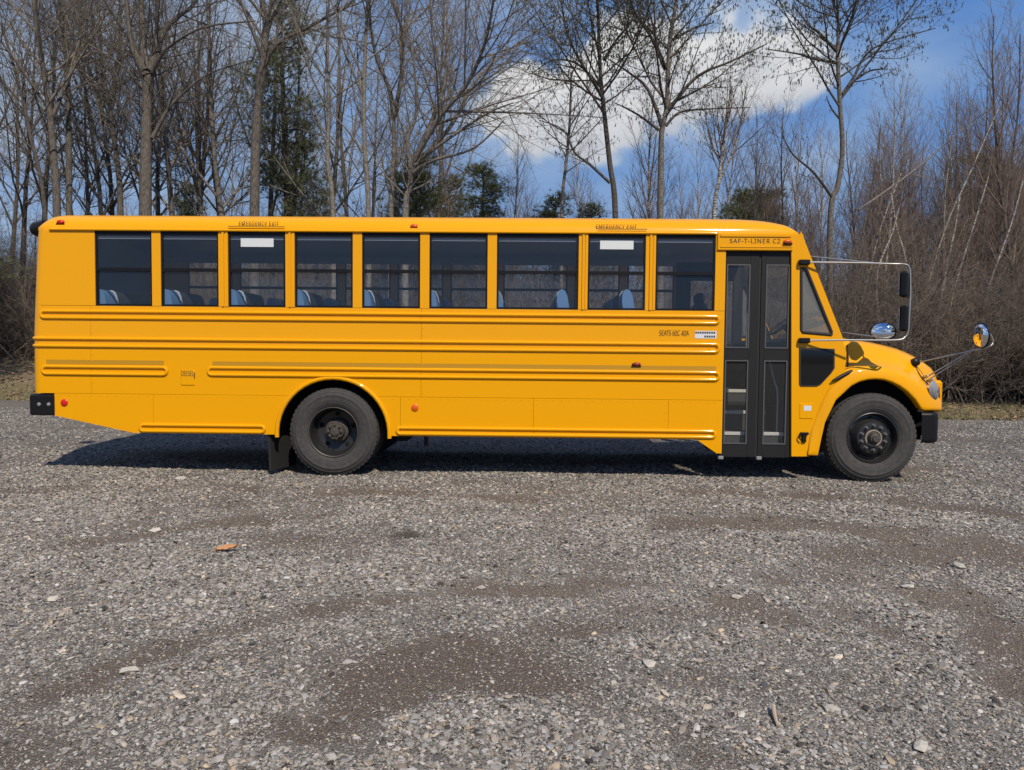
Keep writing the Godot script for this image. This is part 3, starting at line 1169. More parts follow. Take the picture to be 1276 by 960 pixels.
	# headlamp
	for side in 2:
		var sz := 1.0 if side == 0 else -1.0
		var hp := S(1162, 487.5, -0.125)
		if side == 1:
			hp.z = zf - hp.z
		var bas := Basis(Vector3(0, 0, 1), 0.42) 
		bas = Basis(Vector3.UP, 0.62 * sz) * bas
		var rim := MB.new()
		var lensm := MB.new()
		var rws := []
		var rws2 := []
		for i in 7:
			var an := PI / 2 * i / 6.0
			var ra := []
			var rb2 := []
			for k in 20:
				var t := TAU * k / 20.0
				var egg := 1.0 + 0.18 * sin(t)
				ra.append(hp + bas * Vector3(cos(t) * 0.092 * egg * cos(an), sin(t) * 0.130 * cos(an), sz * (sin(an) * 0.030 + 0.012)))
				rb2.append(hp + bas * Vector3(cos(t) * 0.080 * egg * cos(an), sin(t) * 0.116 * cos(an), sz * (sin(an) * 0.055 + 0.012)))
			rws.append(ra)
			rws2.append(rb2)
		rim.grid(rws, true, side == 1)
		lensm.grid(rws2, true, side == 1)
		var hlm := part(bus, "headlight", rim, M.grey)
		part(hlm, "lens", lensm, M.lens)
	# front bumper: rounded ends
	var fb := MB.new()
	var brows := []
	var bx1 := S(1176, 530).x
	var bx0 := S(1150, 530).x
	var by0 := S(1165, 553).y
	var by1 := S(1165, 514.5).y
	for e in [[by0, 0.03], [by0 + 0.02, 0.004], [by0 + 0.05, 0.0], [by1 - 0.04, 0.0], [by1 - 0.015, 0.004], [by1, 0.03]]:
		var row := [Vector3(bx0, e[0], -0.02 - e[1])]
		for k in 7:
			var an := PI / 2 * k / 6.0
			row.append(Vector3(bx1 - 0.14 + sin(an) * (0.14 - e[1]), e[0], -0.15 + cos(an) * (0.14 - e[1])))
		row.append(Vector3(bx1 + 0.22 - e[1], e[0], -0.7))
		row.append(Vector3(bx1 + 0.30 - e[1], e[0], -1.22))
		row.append(Vector3(bx1 + 0.22 - e[1], e[0], zf + 0.7))
		for k in range(6, -1, -1):
			var an := PI / 2 * k / 6.0
			row.append(Vector3(bx1 - 0.14 + sin(an) * (0.14 - e[1]), e[0], zf + 0.15 - cos(an) * (0.14 - e[1])))
		row.append(Vector3(bx0, e[0], zf + 0.02 + e[1]))
		brows.append(row)
	fb.grid(brows, false, true)
	fb.box(Vector3(bx0 + 0.01, by0 + 0.02, zf + 0.2), Vector3(bx1 - 0.15, by1 - 0.02, -0.2))
	part(bus, "front_bumper", fb, M.black)
	# bonnet latch, badge, wire
	var la := MB.new()
	var l0 := S(1037, 475, 0.035)
	var l1 := S(1062, 462.5, -0.02)
	la.tube(V3([l0, l0.lerp(l1, 0.3), l0.lerp(l1, 0.75), l1]), PackedFloat32Array([0.010, 0.022, 0.024, 0.018]), 8)
	part(bus, "bonnet_latch", la, M.black)
	la = MB.new()
	la.tube(curve([S(1056, 430, -0.34), S(1057, 445, -0.26), S(1056.5, 458, -0.12), S(1057, 465, 0.0)], 4), same(13, 0.008), 6)
	part(bus, "washer_hose", la, M.black)
	la = MB.new()
	var rws3 := []
	for i in 4:
		var row := []
		for k in 16:
			var t := TAU * k / 16.0
			var an := PI / 2 * i / 3.0
			row.append(S(1103, 463, -0.06) + Vector3(cos(t) * 0.05 * cos(an), sin(t) * 0.024 * cos(an) + sin(an) * 0.008, sin(an) * 0.022))
		rws3.append(row)
	la.grid(rws3, true)
	part(bus, "fender_badge", la, M.steel)
	# cowl between bonnet and windscreen
	var cw := MB.new()
	cw.box(Vector3(S(1030, 430).x, 1.05, zf + 0.04), Vector3(S(1048, 430).x, S(1048, 423).y, -0.04), 0.02)
	part(bus, "cowl", cw, M.black)

# ---------------------------------------------------------------- inside of the bus
func build_inside(wx: Array, xrear: float, zf: float) -> void:
	var fl := MB.new()
	var wa := S(415.5, 540.5).x
	fl.box(Vector3(xrear + 0.13, 0.93, zf + 0.06), Vector3(wa - 0.69, 1.02, -0.06))
	fl.box(Vector3(wa - 0.69, 0.93, zf + 0.90), Vector3(wa + 0.69, 1.02, -0.90))
	fl.box(Vector3(wa - 0.69, 1.185, zf + 0.06), Vector3(wa + 0.69, 1.20, -0.06))
	fl.box(Vector3(wa + 0.69, 0.93, zf + 0.06), Vector3(S(902, 440).x, 1.02, -0.06))
	fl.box(Vector3(S(902, 440).x, 0.93, zf + 0.06), Vector3(S(1000, 440).x, 1.02, -0.95))
	part(bus, "floor", fl, M.tread)
	var ch := MB.new()
	ch.box(Vector3(xrear + 0.3, 0.62, -1.75), Vector3(5.0, 0.90, -1.55))
	ch.box(Vector3(xrear + 0.3, 0.62, -0.89), Vector3(5.0, 0.90, -0.69))
	ch.box(Vector3(-0.6, 0.45, -1.6), Vector3(1.9, 0.9, -0.7))
	ch.box(Vector3(S(490, 545).x, 0.40, -0.9), Vector3(S(503, 545).x, 0.62, -0.25))
	part(bus, "chassis", ch, M.matte_black)
	# seats
	var k := 0
	for px in [141, 222, 303, 384, 466, 547, 628, 709, 789]:
		for side in 2:
			var x := S(px, 370, -0.25).x
			var top := S(px, 361, -0.2).y
			seat(x, top, -0.10 if side == 0 else -1.46, side)
		k += 1
	# driver's seat, wheel and dash
	var ds := MB.new()
	var dx := S(868, 380, -1.8).x
	ds.box(Vector3(dx - 0.02, 1.5, -2.1), Vector3(dx + 0.12, 2.22, -1.6), 0.05)
	ds.box(Vector3(dx - 0.01, 2.2, -2.0), Vector3(dx + 0.1, 2.36, -1.7), 0.04)
	ds.box(Vector3(dx, 1.4, -2.1), Vector3(dx + 0.5, 1.52, -1.6), 0.04)
	ds.box(Vector3(dx + 0.12, 1.02, -1.95), Vector3(dx + 0.36, 1.41, -1.75), 0.02)
	part(bus, "driver_seat", ds, M.seat_dark)
	var sw := MB.new()
	var ring := []
	var cx := S(975, 405, -1.85)
	for i in 24:
		var t := TAU * i / 24.0
		ring.append(cx + Basis(Vector3(0, 0, 1), -0.9) * Vector3(0.0, cos(t) * 0.22, sin(t) * 0.22))
	sw.tube(V3(ring), same(24, 0.016), 8, true)
	sw.tube(V3([cx, cx + Vector3(0.38, -0.42, 0)]), same(2, 0.03), 8)
	part(bus, "steering_wheel", sw, M.black)
	var da := MB.new()
	da.box(Vector3(S(985, 430).x, 1.15, zf + 0.06), Vector3(S(1028, 430).x, S(1010, 418).y - 0.03, -0.30), 0.04)
	part(bus, "dashboard", da, M.black)
	# steps inside the door, with pale edges
	var xa := S(904, 500).x
	var xb := S(985, 500).x
	for i in 3:
		var zs := -0.12 - i * 0.28
		var y := S(920, [539.0, 512.5, 486.0][i], zs).y
		var st := MB.new()
		st.box(Vector3(xa, 0.28, -0.96), Vector3(xb - i * 0.14, y, zs - 0.012), 0.0)
		var o := part(bus, "step", st, M.tread)
		var no := MB.new()
		no.box(Vector3(xa, y - 0.035, zs - 0.011), Vector3(xb - i * 0.14 - 0.02, y + 0.006, zs), 0.004)
		part(o, "step_edge", no, M.nosing)
	var wl := MB.new()
	wl.box(Vector3(xb + 0.01, 0.3, -0.95), Vector3(xb + 0.03, 1.35, -0.06))
	part(bus, "step_well_wall", wl, M.tread)
	var hr := MB.new()
	hr.tube(curve([S(957, 440, -0.35), S(965, 475, -0.25), S(969, 490, -0.2), S(968, 540, -0.18)], 5), same(16, 0.014), 8)
	hr.tube(curve([S(932, 360, -0.5), S(931, 400, -0.5), S(930, 432, -0.5)], 4), same(9, 0.014), 8)
	part(bus, "handrail", hr, M.steel)
	var rd := MB.new()
	var rp := S(968, 462, -0.75)
	rd.box(rp + Vector3(-0.10, -0.09, -0.12), rp + Vector3(0.22, 0.03, 0.06), 0.02)
	rd.box(rp + Vector3(0.12, 0.03, -0.12), rp + Vector3(0.22, 0.20, 0.06), 0.02)
	var kit := part(bus, "first_aid_kit", rd, M.red)
	rd = MB.new()
	rd.box(rp + Vector3(-0.09, 0.0, 0.061), rp + Vector3(0.20, 0.015, 0.064))
	part(kit, "label_strip", rd, M.white)
	# barrier panel behind the steps
	var br := MB.new()
	br.box(Vector3(S(898, 380, -0.5).x - 0.10, 1.02, -1.0), Vector3(S(898, 380, -0.5).x - 0.06, 1.78, -0.10), 0.01)
	part(bus, "barrier", br, M.seat_dark)

func seat(x: float, top: float, z: float, side: int) -> void:
	var t := Transform3D(Basis(Vector3(0, 0, 1), 0.13), Vector3(x, 1.42, 0))
	var hgt := (top - 1.42)
	var o: MeshInstance3D
	for q in [[-0.0, -0.24, "backrest", M.seat_blue, 0.0], [-0.24, -0.275, "trim_band", M.seat_trim, 0.004], [-0.275, -0.92, "backrest_cover", M.seat_dark, 0.0]]:
		var b := MB.new()
		var rows := []
		var g: float = q[4]
		for zz in [z + q[0], z + q[1]]:
			var row := []
			for p in [[-0.06, 0.0], [-0.062, 0.5], [-0.06, 0.85], [-0.045, 0.94], [-0.015, 0.99], [0.02, 1.0], [0.05, 0.975], [0.07, 0.9], [0.075, 0.8], [0.08, 0.4], [0.08, 0.0]]:
				row.append(t * Vector3(p[0] * (1.0 + g * 12), p[1] * hgt + g * 2, 0) + Vector3(0, 0, zz))
			rows.append(row)
		b.grid(rows)
		for e in 2:   # end caps
			var cen: Vector3 = (rows[e][0] + rows[e][5]) * 0.5
			for i in 10:
				if e == 0:
					b.tri(cen, rows[e][i], rows[e][i + 1])
				else:
					b.tri(cen, rows[e][i + 1], rows[e][i])
		if q[2] == "backrest":
			b.box(Vector3(x + 0.05, 1.36, z - 0.92), Vector3(x + 0.48, 1.48, z), 0.03)
			b.box(Vector3(x + 0.1, 1.02, z - 0.85), Vector3(x + 0.14, 1.37, z - 0.80))
			o = part(bus, "seat", b, q[3])
		else:
			part(o, q[2], b, q[3])

# ---------------------------------------------------------------- wheels
func build_wheels(zf: float) -> void:
	var rear := S(415.5, 540.5, -0.05)
	var front := S(1087, 546, -0.05)
	rear.y = 0.525
	front.y = 0.53
	for side in 2:
		for w in 2:
			var c := rear if w == 0 else front
			c.z = -0.045 if side == 0 else zf + 0.045
			var ax := Vector3(0, 0, 1) if side == 0 else Vector3(0, 0, -1)
			wheel(c, ax, w == 0)
			if w == 0:
				var b := MB.new()
				b.lathe(tyre_profile(), c - ax * 0.33, ax, 40)
				part(bus, "inner_tyre", b, M.tyre)
	var axle := MB.new()
	axle.tube(V3([Vector3(rear.x, 0.53, -0.4), Vector3(rear.x, 0.53, zf + 0.4)]), same(2, 0.09), 10)
	axle.tube(V3([Vector3(front.x, 0.50, -0.4), Vector3(front.x, 0.50, zf + 0.4)]), same(2, 0.06), 10)
	axle.lathe([Vector2(0.0, -0.2), Vector2(0.16, -0.15), Vector2(0.2, 0.0), Vector2(0.16, 0.15), Vector2(0.0, 0.2)], Vector3(rear.x, 0.53, -1.22), Vector3(0, 0, 1), 16)
	part(bus, "axle", axle, M.matte_black)
	# rear wheel housing
	var wh := MB.new()
	var rows := []
	for z in [-0.035, -0.85]:
		var row := []
		for k in 17:
			var a := PI - PI * k / 16.0
			row.append(Vector3(rear.x + cos(a) * 0.675, 0.50 + sin(a) * 0.675, z))
		rows.append(row)
	wh.grid(rows)
	wh.box(Vector3(rear.x - 0.67, 0.5, -0.88), Vector3(rear.x + 0.67, 1.1, -0.85))
	part(bus, "wheel_housing", wh, M.matte_black)
	# mud flap
	var mf := MB.new()
	var mp := S(345, 545, -0.1)
	mf.boxt(Transform3D(Basis(Vector3(0, 0, 1), 0.03) * Basis(Vector3.UP, -0.25), Vector3(mp.x, 0.30, -0.30)), Vector3(0.03, 0.50, 0.55))
	part(bus, "mud_flap", mf, M.rubber)
	var bk := MB.new()
	bk.box(S(531, 552, -0.15) + Vector3(-0.02, -0.05, -0.05), S(531, 552, -0.15) + Vector3(0.02, 0.1, 0.05), 0.004)
	part(bus, "skirt_bracket", bk, M.black)

func tyre_profile() -> Array:
	return [Vector2(0.292, -0.03), Vector2(0.300, -0.006), Vector2(0.318, 0.010), Vector2(0.345, 0.018), Vector2(0.348, 0.021), Vector2(0.362, 0.021), Vector2(0.365, 0.023), Vector2(0.40, 0.027), Vector2(0.435, 0.026), Vector2(0.438, 0.028), Vector2(0.448, 0.026), Vector2(0.451, 0.022), Vector2(0.475, 0.014), Vector2(0.478, 0.016), Vector2(0.488, 0.011), Vector2(0.491, 0.006), Vector2(0.506, -0.006), Vector2(0.509, -0.006), Vector2(0.518, -0.016), Vector2(0.524, -0.03), Vector2(0.526, -0.075), Vector2(0.514, -0.076), Vector2(0.514, -0.088), Vector2(0.527, -0.089), Vector2(0.527, -0.145), Vector2(0.514, -0.146), Vector2(0.514, -0.158), Vector2(0.527, -0.159), Vector2(0.526, -0.21), Vector2(0.52, -0.235), Vector2(0.49, -0.25), Vector2(0.40, -0.262), Vector2(0.29, -0.22)]

func wheel(c: Vector3, ax: Vector3, rear: bool) -> void:
	var b := MB.new()
	b.lathe(tyre_profile(), c, ax, 64, 0.8)
	# shoulder lugs
	var u := Vector3(1, 0, 0)
	var w := Vector3(0, 1, 0)
	for k in 56:
		var a := TAU * (k + 0.5) / 56.0
		var rd := u * cos(a) + w * sin(a)
		var tg := -u * sin(a) + w * cos(a)
		b.boxt(Transform3D(Basis(rd, tg, rd.cross(tg)), c + rd * 0.520 - ax * 0.036), Vector3(0.016, 0.036, 0.036))
	var o := thing_part("rear_wheel" if rear else "front_wheel", b, M.tyre)
	var r := MB.new()
	if rear:
		r.lathe([Vector2(0.300, -0.004), Vector2(0.300, 0.006), Vector2(0.290, 0.008), Vector2(0.285, -0.002), Vector2(0.272, -0.03), Vector2(0.268, -0.09), Vector2(0.262, -0.16), Vector2(0.24, -0.19), Vector2(0.19, -0.20), Vector2(0.15, -0.205)], c, ax, 48)
		part(o, "rim", r, M.rim)
		var lip := MB.new()
		lip.lathe([Vector2(0.302, 0.0), Vector2(0.302, 0.010), Vector2(0.296, 0.012), Vector2(0.289, 0.008)], c, ax, 48)
		part(o, "rim_edge", lip, M.rim_worn)
		r = MB.new()
		r.lathe([Vector2(0.15, -0.21), Vector2(0.14, -0.15), Vector2(0.11, -0.135), Vector2(0.10, -0.08), Vector2(0.06, -0.075), Vector2(0.05, -0.055), Vector2(0.0, -0.05)], c, ax, 28)
		part(o, "hub", r, M.hub)
		for k in 8:
			var a := TAU * k / 8.0
			var nb := MB.new()
			nb.lathe([Vector2(0.014, 0.0), Vector2(0.014, 0.03), Vector2(0.008, 0.036), Vector2(0.0, 0.038)], c + (u * cos(a) + w * sin(a)) * 0.078 - ax * 0.082, ax, 6)
			part(o, "wheel_nut", nb, M.hub)
		for k in 5:   # hand holes, seen as dark recesses round the dish
			var a := TAU * k / 5.0 + 0.3
			var hb := MB.new()
			hb.lathe([Vector2(0.034, 0.0), Vector2(0.026, 0.005), Vector2(0.0, 0.006)], c + (u * cos(a) + w * sin(a)) * 0.21 - ax * 0.197, ax, 14)
			part(o, "hand_hole", hb, M.hole)
	else:
		r.lathe([Vector2(0.300, -0.004), Vector2(0.300, 0.006), Vector2(0.290, 0.010), Vector2(0.284, 0.0), Vector2(0.270, -0.05), Vector2(0.262, -0.075), Vector2(0.235, -0.07), Vector2(0.205, -0.03), Vector2(0.19, 0.0), Vector2(0.182, 0.012), Vector2(0.165, 0.016), Vector2(0.10, 0.016)], c, ax, 48)
		part(o, "rim", r, M.rim)
		r = MB.new()
		r.lathe([Vector2(0.098, 0.014), Vector2(0.094, 0.026), Vector2(0.072, 0.030), Vector2(0.066, 0.045), Vector2(0.058, 0.085), Vector2(0.042, 0.092), Vector2(0.036, 0.108), Vector2(0.0, 0.110)], c, ax, 24)
		part(o, "hub", r, M.hub)
		r = MB.new()
		r.lathe([Vector2(0.100, 0.022), Vector2(0.098, 0.034), Vector2(0.086, 0.036), Vector2(0.080, 0.030)], c, ax, 28)
		part(o, "hub_ring", r, M.hub_ring)
		for k in 10:
			var a := TAU * (k + 0.5) / 10.0
			var p := c + (u * cos(a) + w * sin(a)) * 0.143 + ax * 0.015
			var nb := MB.new()
			nb.lathe([Vector2(0.026, 0.0), Vector2(0.024, 0.006), Vector2(0.018, 0.008), Vector2(0.017, 0.034), Vector2(0.010, 0.042), Vector2(0.0, 0.044)], p, ax, 8)
			part(o, "wheel_nut", nb, M.gasket)
		for k in 5:
			var a := TAU * k / 5.0 + PI / 2
			var hb := MB.new()
			hb.lathe([Vector2(0.036, 0.0), Vector2(0.03, 0.004), Vector2(0.0, 0.002)], c + (u * cos(a) + w * sin(a)) * 0.222 - ax * 0.048, (ax * 0.8 + (u * cos(a) + w * sin(a)) * 0.6), 14)
			part(o, "hand_hole", hb, M.hole)

func thing_part(called: String, b: MB, m: Material) -> MeshInstance3D:
	return part(bus, called, b, m)

# ---------------------------------------------------------------- mirrors
func build_mirrors() -> void:
	# tall flat mirror pair on a looped arm
	var z := 0.30
	var a := MB.new()
	var loop := curve([S(1002, 327, 0.03), S(1060, 327.5, 0.16), S(1112, 329, z), S(1127, 329.5, z), S(1133, 333, z), S(1134.5, 345, z), S(1134.5, 370, z), S(1133, 395, z), S(1132, 412, z), S(1128, 420, z), S(1116, 424, z), S(1060, 424, 0.16), S(1002, 424.5, 0.03)], 5)
	a.tube(loop, same(loop.size(), 0.0105), 8)
	var ob := part(bus, "mirror_arm", a, M.steel)
	for py in [327.0, 424.5]:
		var k := MB.new()
		var p := S(1003, py, 0.03)
		k.box(p + Vector3(-0.07, -0.03, -0.035), p + Vector3(0.06, 0.03, 0.03), 0.012)
		part(ob, "mount", k, M.black)
	var br := MB.new()
	br.tube(V3([S(1009, 319.5, -0.1), S(1092, 328, 0.24)]), same(2, 0.007), 6)
	br.tube(V3([S(1049, 414.5, -0.1), S(1092, 420, 0.22)]), same(2, 0.009), 6)
	part(ob, "brace", br, M.steel)
	for q in [[339, 371], [381, 413.5]]:
		var t := S(1127.5, q[0], z)
		var e := S(1127.0, q[1], z)
		var m := MB.new()
		var bas := Basis(Vector3.UP, -0.58)
		m.rbox(Transform3D(bas, (t + e) * 0.5), Vector3(0.085, t.y - e.y, 0.20), 0.022)
		var o := part(bus, "side_mirror", m, M.black)
		var g := MB.new()
		g.boxt(Transform3D(bas, (t + e) * 0.5 + bas * Vector3(-0.0435, 0, 0)), Vector3(0.003, t.y - e.y - 0.06, 0.15))
		part(o, "mirror_glass", g, M.chrome)
	# round convex mirror on the lower arm
	dome_mirror("convex_mirror", S(1100.5, 413.5, 0.20), Vector3(-0.30, 0.12, 0.95), 0.128, 0.098, 0.045)
	# front crossview mirror on two struts
	var c := MB.new()
	var zc := 0.22
	var arm := curve([S(1141, 452.5, -0.36), S(1180, 444, -0.1), S(1215, 436.5, 0.1), S(1232, 432.5, zc), S(1237.5, 427, zc), S(1236, 420, zc), S(1231, 413, zc)], 5)
	c.tube(arm, same(arm.size(), 0.008), 8)
	c.tube(V3([S(1154, 470.5, -0.25), S(1208, 439, 0.06)]), same(2, 0.008), 8)
	c.tube(V3([S(1158, 473, -0.22), S(1204, 444, 0.02)]), same(2, 0.007), 6)
	var co := part(bus, "crossview_arm", c, M.steel)
	for q in [[1140.5, 451.5, -0.36, 0.05], [1153, 470, -0.27, 0.018], [1159, 474, -0.22, 0.018]]:
		var k := MB.new()
		k.lathe([Vector2(q[3], -0.04), Vector2(q[3], 0.03), Vector2(q[3] * 0.6, 0.05), Vector2(0.0, 0.052)], S(q[0], q[1], q[2]), Vector3(0.25, 0.3, 0.9), 14)
		part(co, "foot", k, M.black if q[3] > 0.03 else M.steel)
	dome_mirror("crossview_mirror", S(1223, 418.5, zc), Vector3(-0.96, -0.06, 0.24), 0.105, 0.135, 0.045)

# oval shell with a bulging mirror face
func dome_mirror(called: String, p: Vector3, look: Vector3, hh: float, hw: float, depth: float) -> void:
	var zax := look.normalized()
	var xax := Vector3.UP.cross(zax).normalized()
	var bas := Basis(xax, zax.cross(xax), zax)
	var shell := []
	var face := []
	for i in 9:
		var an := PI / 2 * i / 8.0
		var ra := []
		var rb := []
		for k in 28:
			var t := TAU * k / 28.0
			ra.append(p + bas * Vector3(cos(t) * hh * cos(an) * 1.06, sin(t) * hw * cos(an) * 1.06, -sin(an) * depth * 0.9))
			rb.append(p + bas * Vector3(cos(t) * hh * cos(an), sin(t) * hw * cos(an), sin(an) * depth + 0.004))
		shell.append(ra)
		face.append(rb)
	var b := MB.new()
	b.grid(shell, true, true)
	var ring := []
	for k in 28:
		var t := TAU * k / 28.0
		ring.append(p + bas * Vector3(cos(t) * hh * 1.03, sin(t) * hw * 1.03, 0.0))
	b.tube(V3(ring), same(28, 0.009), 8, true)
	var o := part(bus, called, b, M.black)
	b = MB.new()
	b.grid(face, true)
	part(o, "mirror_face", b, M.chrome)

# ================================================================ GROUND
var nz := FastNoiseLite.new()
var nz2 := FastNoiseLite.new()

# back edge of the gravel lot
func edge_z(x: float) -> float:
	return lerpf(-12.2, -9.3, clampf((x + 14.0) / 25.0, -0.4, 1.2)) + nz.get_noise_2d(x * 12.0, 40.0) * 0.5

# 0 = bare trodden earth, 1 = loose gravel; wheel tracks are worn along curved lines
func cover_now(x: float, z: float) -> float:
	var fine := nz2.get_noise_2d(x * 60.0, z * 60.0)
	var k := 0.74 + nz.get_noise_2d(x * 12.0 + z * 5.0, z * 24.0) * 0.7 + nz2.get_noise_2d(x * 34.0, z * 40.0) * 0.3 + fine * 0.25
	var p := Vector2(x, z)
	for t in tracks:
		if not t[3].has_point(p):
			continue
		var d := 99.0
		for i in t[0].size() - 1:
			d = minf(d, Geometry2D.get_closest_point_to_segment(p, t[0][i], t[0][i + 1]).distance_squared_to(p))
		d = sqrt(d) / t[1] + fine * 1.3
		k -= t[2] * (1.0 - sstep(0.1, 1.9, d))
	return clampf(k, 0.0, 1.0)

var tracks := []
var cover_map := PackedFloat32Array()
const CX0 := -9.0
const CZ0 := -9.6
const CW := 451
const CH := 421

func cover(x: float, z: float) -> float:
	var u := (x - CX0) / 0.04
	var w := (z - CZ0) / 0.04
	if u < 0.0 or w < 0.0 or u >= CW - 1.0 or w >= CH - 1.0:
		return clampf(0.74 + nz.get_noise_2d(x * 12.0 + z * 5.0, z * 24.0) * 0.7, 0.0, 1.0)
	return cover_map[int(w) * CW + int(u)]

func ground_y(x: float, z: float) -> float:
	var e := edge_z(x)
	if z > e:
		return (cover(x, z) - 0.6) * 0.024 + nz.get_noise_2d(x * 6.0, z * 6.0) * 0.018 - 0.004 if z > -7.0 else nz.get_noise_2d(x * 6.0, z * 6.0) * 0.018
	var rise := lerpf(1.9, 0.42, sstep(-13.0, 6.0, x))
	return rise * sstep(0.0, 9.5, e - z) + (e - z) * 0.012 + nz.get_noise_2d(x * 9.0, z * 9.0) * 0.10 * sstep(0.0, 2.0, e - z)

func build_ground() -> void:
	nz.seed = 3
	nz.frequency = 0.02
	nz.fractal_octaves = 4
	nz2.seed = 9
	nz2.frequency = 0.02
	nz2.fractal_octaves = 3
	# worn lines and bare patches seen in the photograph: pixels, half width, strength
	for q in [[[[-60, 712], [120, 674], [260, 653], [420, 640]], 0.13, 0.55], [[[130, 835], [250, 792], [420, 752], [560, 735], [700, 735]], 0.09, 0.45], [[[430, 890], [520, 842], [620, 800], [720, 788], [850, 770], [960, 764]], 0.19, 0.58], [[[560, 730], [660, 713], [800, 728], [900, 744]], 0.10, 0.4],
			[[[820, 655], [980, 650], [1120, 665], [1340, 700]], 0.24, 0.7], [[[850, 690], [960, 720], [1060, 768], [1130, 802]], 0.12, 0.55], [[[1060, 655], [1150, 690], [1200, 740], [1290, 810]], 0.10, 0.6], [[[1180, 742], [1240, 800], [1300, 860]], 0.20, 0.75], [[[860, 612], [1050, 620], [1340, 652]], 0.22, 0.6],
			[[[-40, 612], [200, 608], [420, 612], [640, 620]], 0.14, 0.4], [[[700, 876], [800, 890], [880, 935]], 0.10, 0.5], [[[-40, 768], [150, 740], [300, 713], [450, 690]], 0.07, 0.35], [[[600, 850], [680, 850], [760, 862]], 0.08, 0.4], [[[60, 860], [160, 850], [300, 815]], 0.06, 0.3]]:
		var line := PackedVector2Array()
		for p in q[0]:
			var g := G(p[0], p[1])
			line.append(Vector2(g.x, g.z))
		var box := Rect2(line[0], Vector2.ZERO)
		for p in line:
			box = box.expand(p)
		tracks.append([line, q[1], q[2], box.grow(q[1] * 3.0)])
	cover_map.resize(CW * CH)
	for jz in CH:
		for i in CW:
			cover_map[jz * CW + i] = cover_now(CX0 + i * 0.04, CZ0 + jz * 0.04)
	# one sheet: fine near the lens, coarse far away
	var xs := axis_steps([[-300, -60, 40], [-60, -20, 4], [-20, -7, 0.6], [-7, 7, 0.06], [7, 20, 0.6], [20, 60, 4], [60, 300, 40]])
	var zs := axis_steps([[-300, -70, 30], [-70, -24, 2.5], [-24, -8, 0.6], [-8, -1, 0.20], [-1, 7.2, 0.05], [7.2, 30, 2.0], [30, 120, 30]])
	var b := MB.new()
	var w := xs.size()
	for z in zs:
		for x in xs:
			b.v.append(Vector3(x, ground_y(x, z), z))
			var k := cover(x, z)
			var e := edge_z(x) - z
			var wet := nz.get_noise_2d(x * 5.0 + 70.0, z * 12.0)
			var dirt := Color(0.125, 0.099, 0.077).lerp(Color(0.190, 0.152, 0.118), clampf(0.5 + wet, 0, 1))
			var stone := Color(0.175, 0.161, 0.144).lerp(Color(0.225, 0.207, 0.184), clampf(0.5 + wet, 0, 1))
			var cc := dirt.lerp(stone, sstep(0.15, 0.6, k))
			if e > -0.4:   # leaf litter and dead grass beyond the lot
				var g := nz2.get_noise_2d(x * 20.0, z * 20.0)
				var lit := Color(0.165, 0.122, 0.080).lerp(Color(0.235, 0.190, 0.118), clampf(0.5 + g, 0, 1))
				cc = cc.lerp(lit, sstep(-0.4, 0.5, e + g * 0.6))
			b.c.append(cc)
	var hgt := zs.size()
	for jz in hgt:
		for i in w:
			var l := b.v[jz * w + maxi(i - 1, 0)]
			var r := b.v[jz * w + mini(i + 1, w - 1)]
			var u := b.v[maxi(jz - 1, 0) * w + i]
			var d := b.v[mini(jz + 1, hgt - 1) * w + i]
			b.n.append((d - u).cross(r - l).normalized())
	for jz in hgt - 1:
		for i in w - 1:
			var a := jz * w + i
			b.idx.append(a); b.idx.append(a + 1); b.idx.append(a + w)
			b.idx.append(a + 1); b.idx.append(a + w + 1); b.idx.append(a + w)
	var m := mat(1, 1, 1, 0.95)
	m.vertex_color_use_as_albedo = true
	m.albedo_texture = noise_tex(0.11, [[0.0, 0.30, 0.29, 0.28], [0.35, 0.62, 0.61, 0.60], [0.55, 0.95, 0.95, 0.94], [0.72, 1.0, 1.0, 1.0], [1.0, 1.0, 0.97, 0.93]], 1024, 3, 14)
	m.uv1_triplanar = true
	m.uv1_world_triplanar = true
	m.uv1_scale = Vector3(0.62, 0.62, 0.62)
	m.heightmap_enabled = true
	m.heightmap_texture = noise_tex(0.10, [], 1024, 3, 15)
	m.heightmap_scale = 1.6
	surface("ground", b, m)
	build_gravel()

func axis_steps(a: Array) -> PackedFloat32Array:
	var r := PackedFloat32Array()
	for q in a:
		var n := int(round((q[1] - q[0]) / q[2]))
		for k in n:
			r.append(q[0] + (q[1] - q[0]) * k / float(n))
	r.append(a[a.size() - 1][1])
	return r

func stone_mesh(sd: int, flat: float) -> ArrayMesh:
	var r := RandomNumberGenerator.new()
	r.seed = sd
	var sp := SphereMesh.new()
	# a rough broken pebble: a few corners of a ball pulled about
	var pts := []
	var t := (1.0 + sqrt(5.0)) / 2.0
	for q in [[-1, t, 0], [1, t, 0], [-1, -t, 0], [1, -t, 0], [0, -1, t], [0, 1, t], [0, -1, -t], [0, 1, -t], [t, 0, -1], [t, 0, 1], [-t, 0, -1], [-t, 0, 1]]:
		var p := Vector3(q[0], q[1], q[2]).normalized() * r.randf_range(0.62, 1.12)
		p.x *= r.randf_range(1.0, 1.25)
		p.y *= flat
		pts.append(p)
	var b := MB.new()
	for f in [[0, 11, 5], [0, 5, 1], [0, 1, 7], [0, 7, 10], [0, 10, 11], [1, 5, 9], [5, 11, 4], [11, 10, 2], [10, 7, 6], [7, 1, 8], [3, 9, 4], [3, 4, 2], [3, 2, 6], [3, 6, 8], [3, 8, 9], [4, 9, 5], [2, 4, 11], [6, 2, 10], [8, 6, 7], [9, 8, 1]]:
		b.face_out([pts[f[0]], pts[f[1]], pts[f[2]]], Vector3.ZERO)
	return b.mesh()

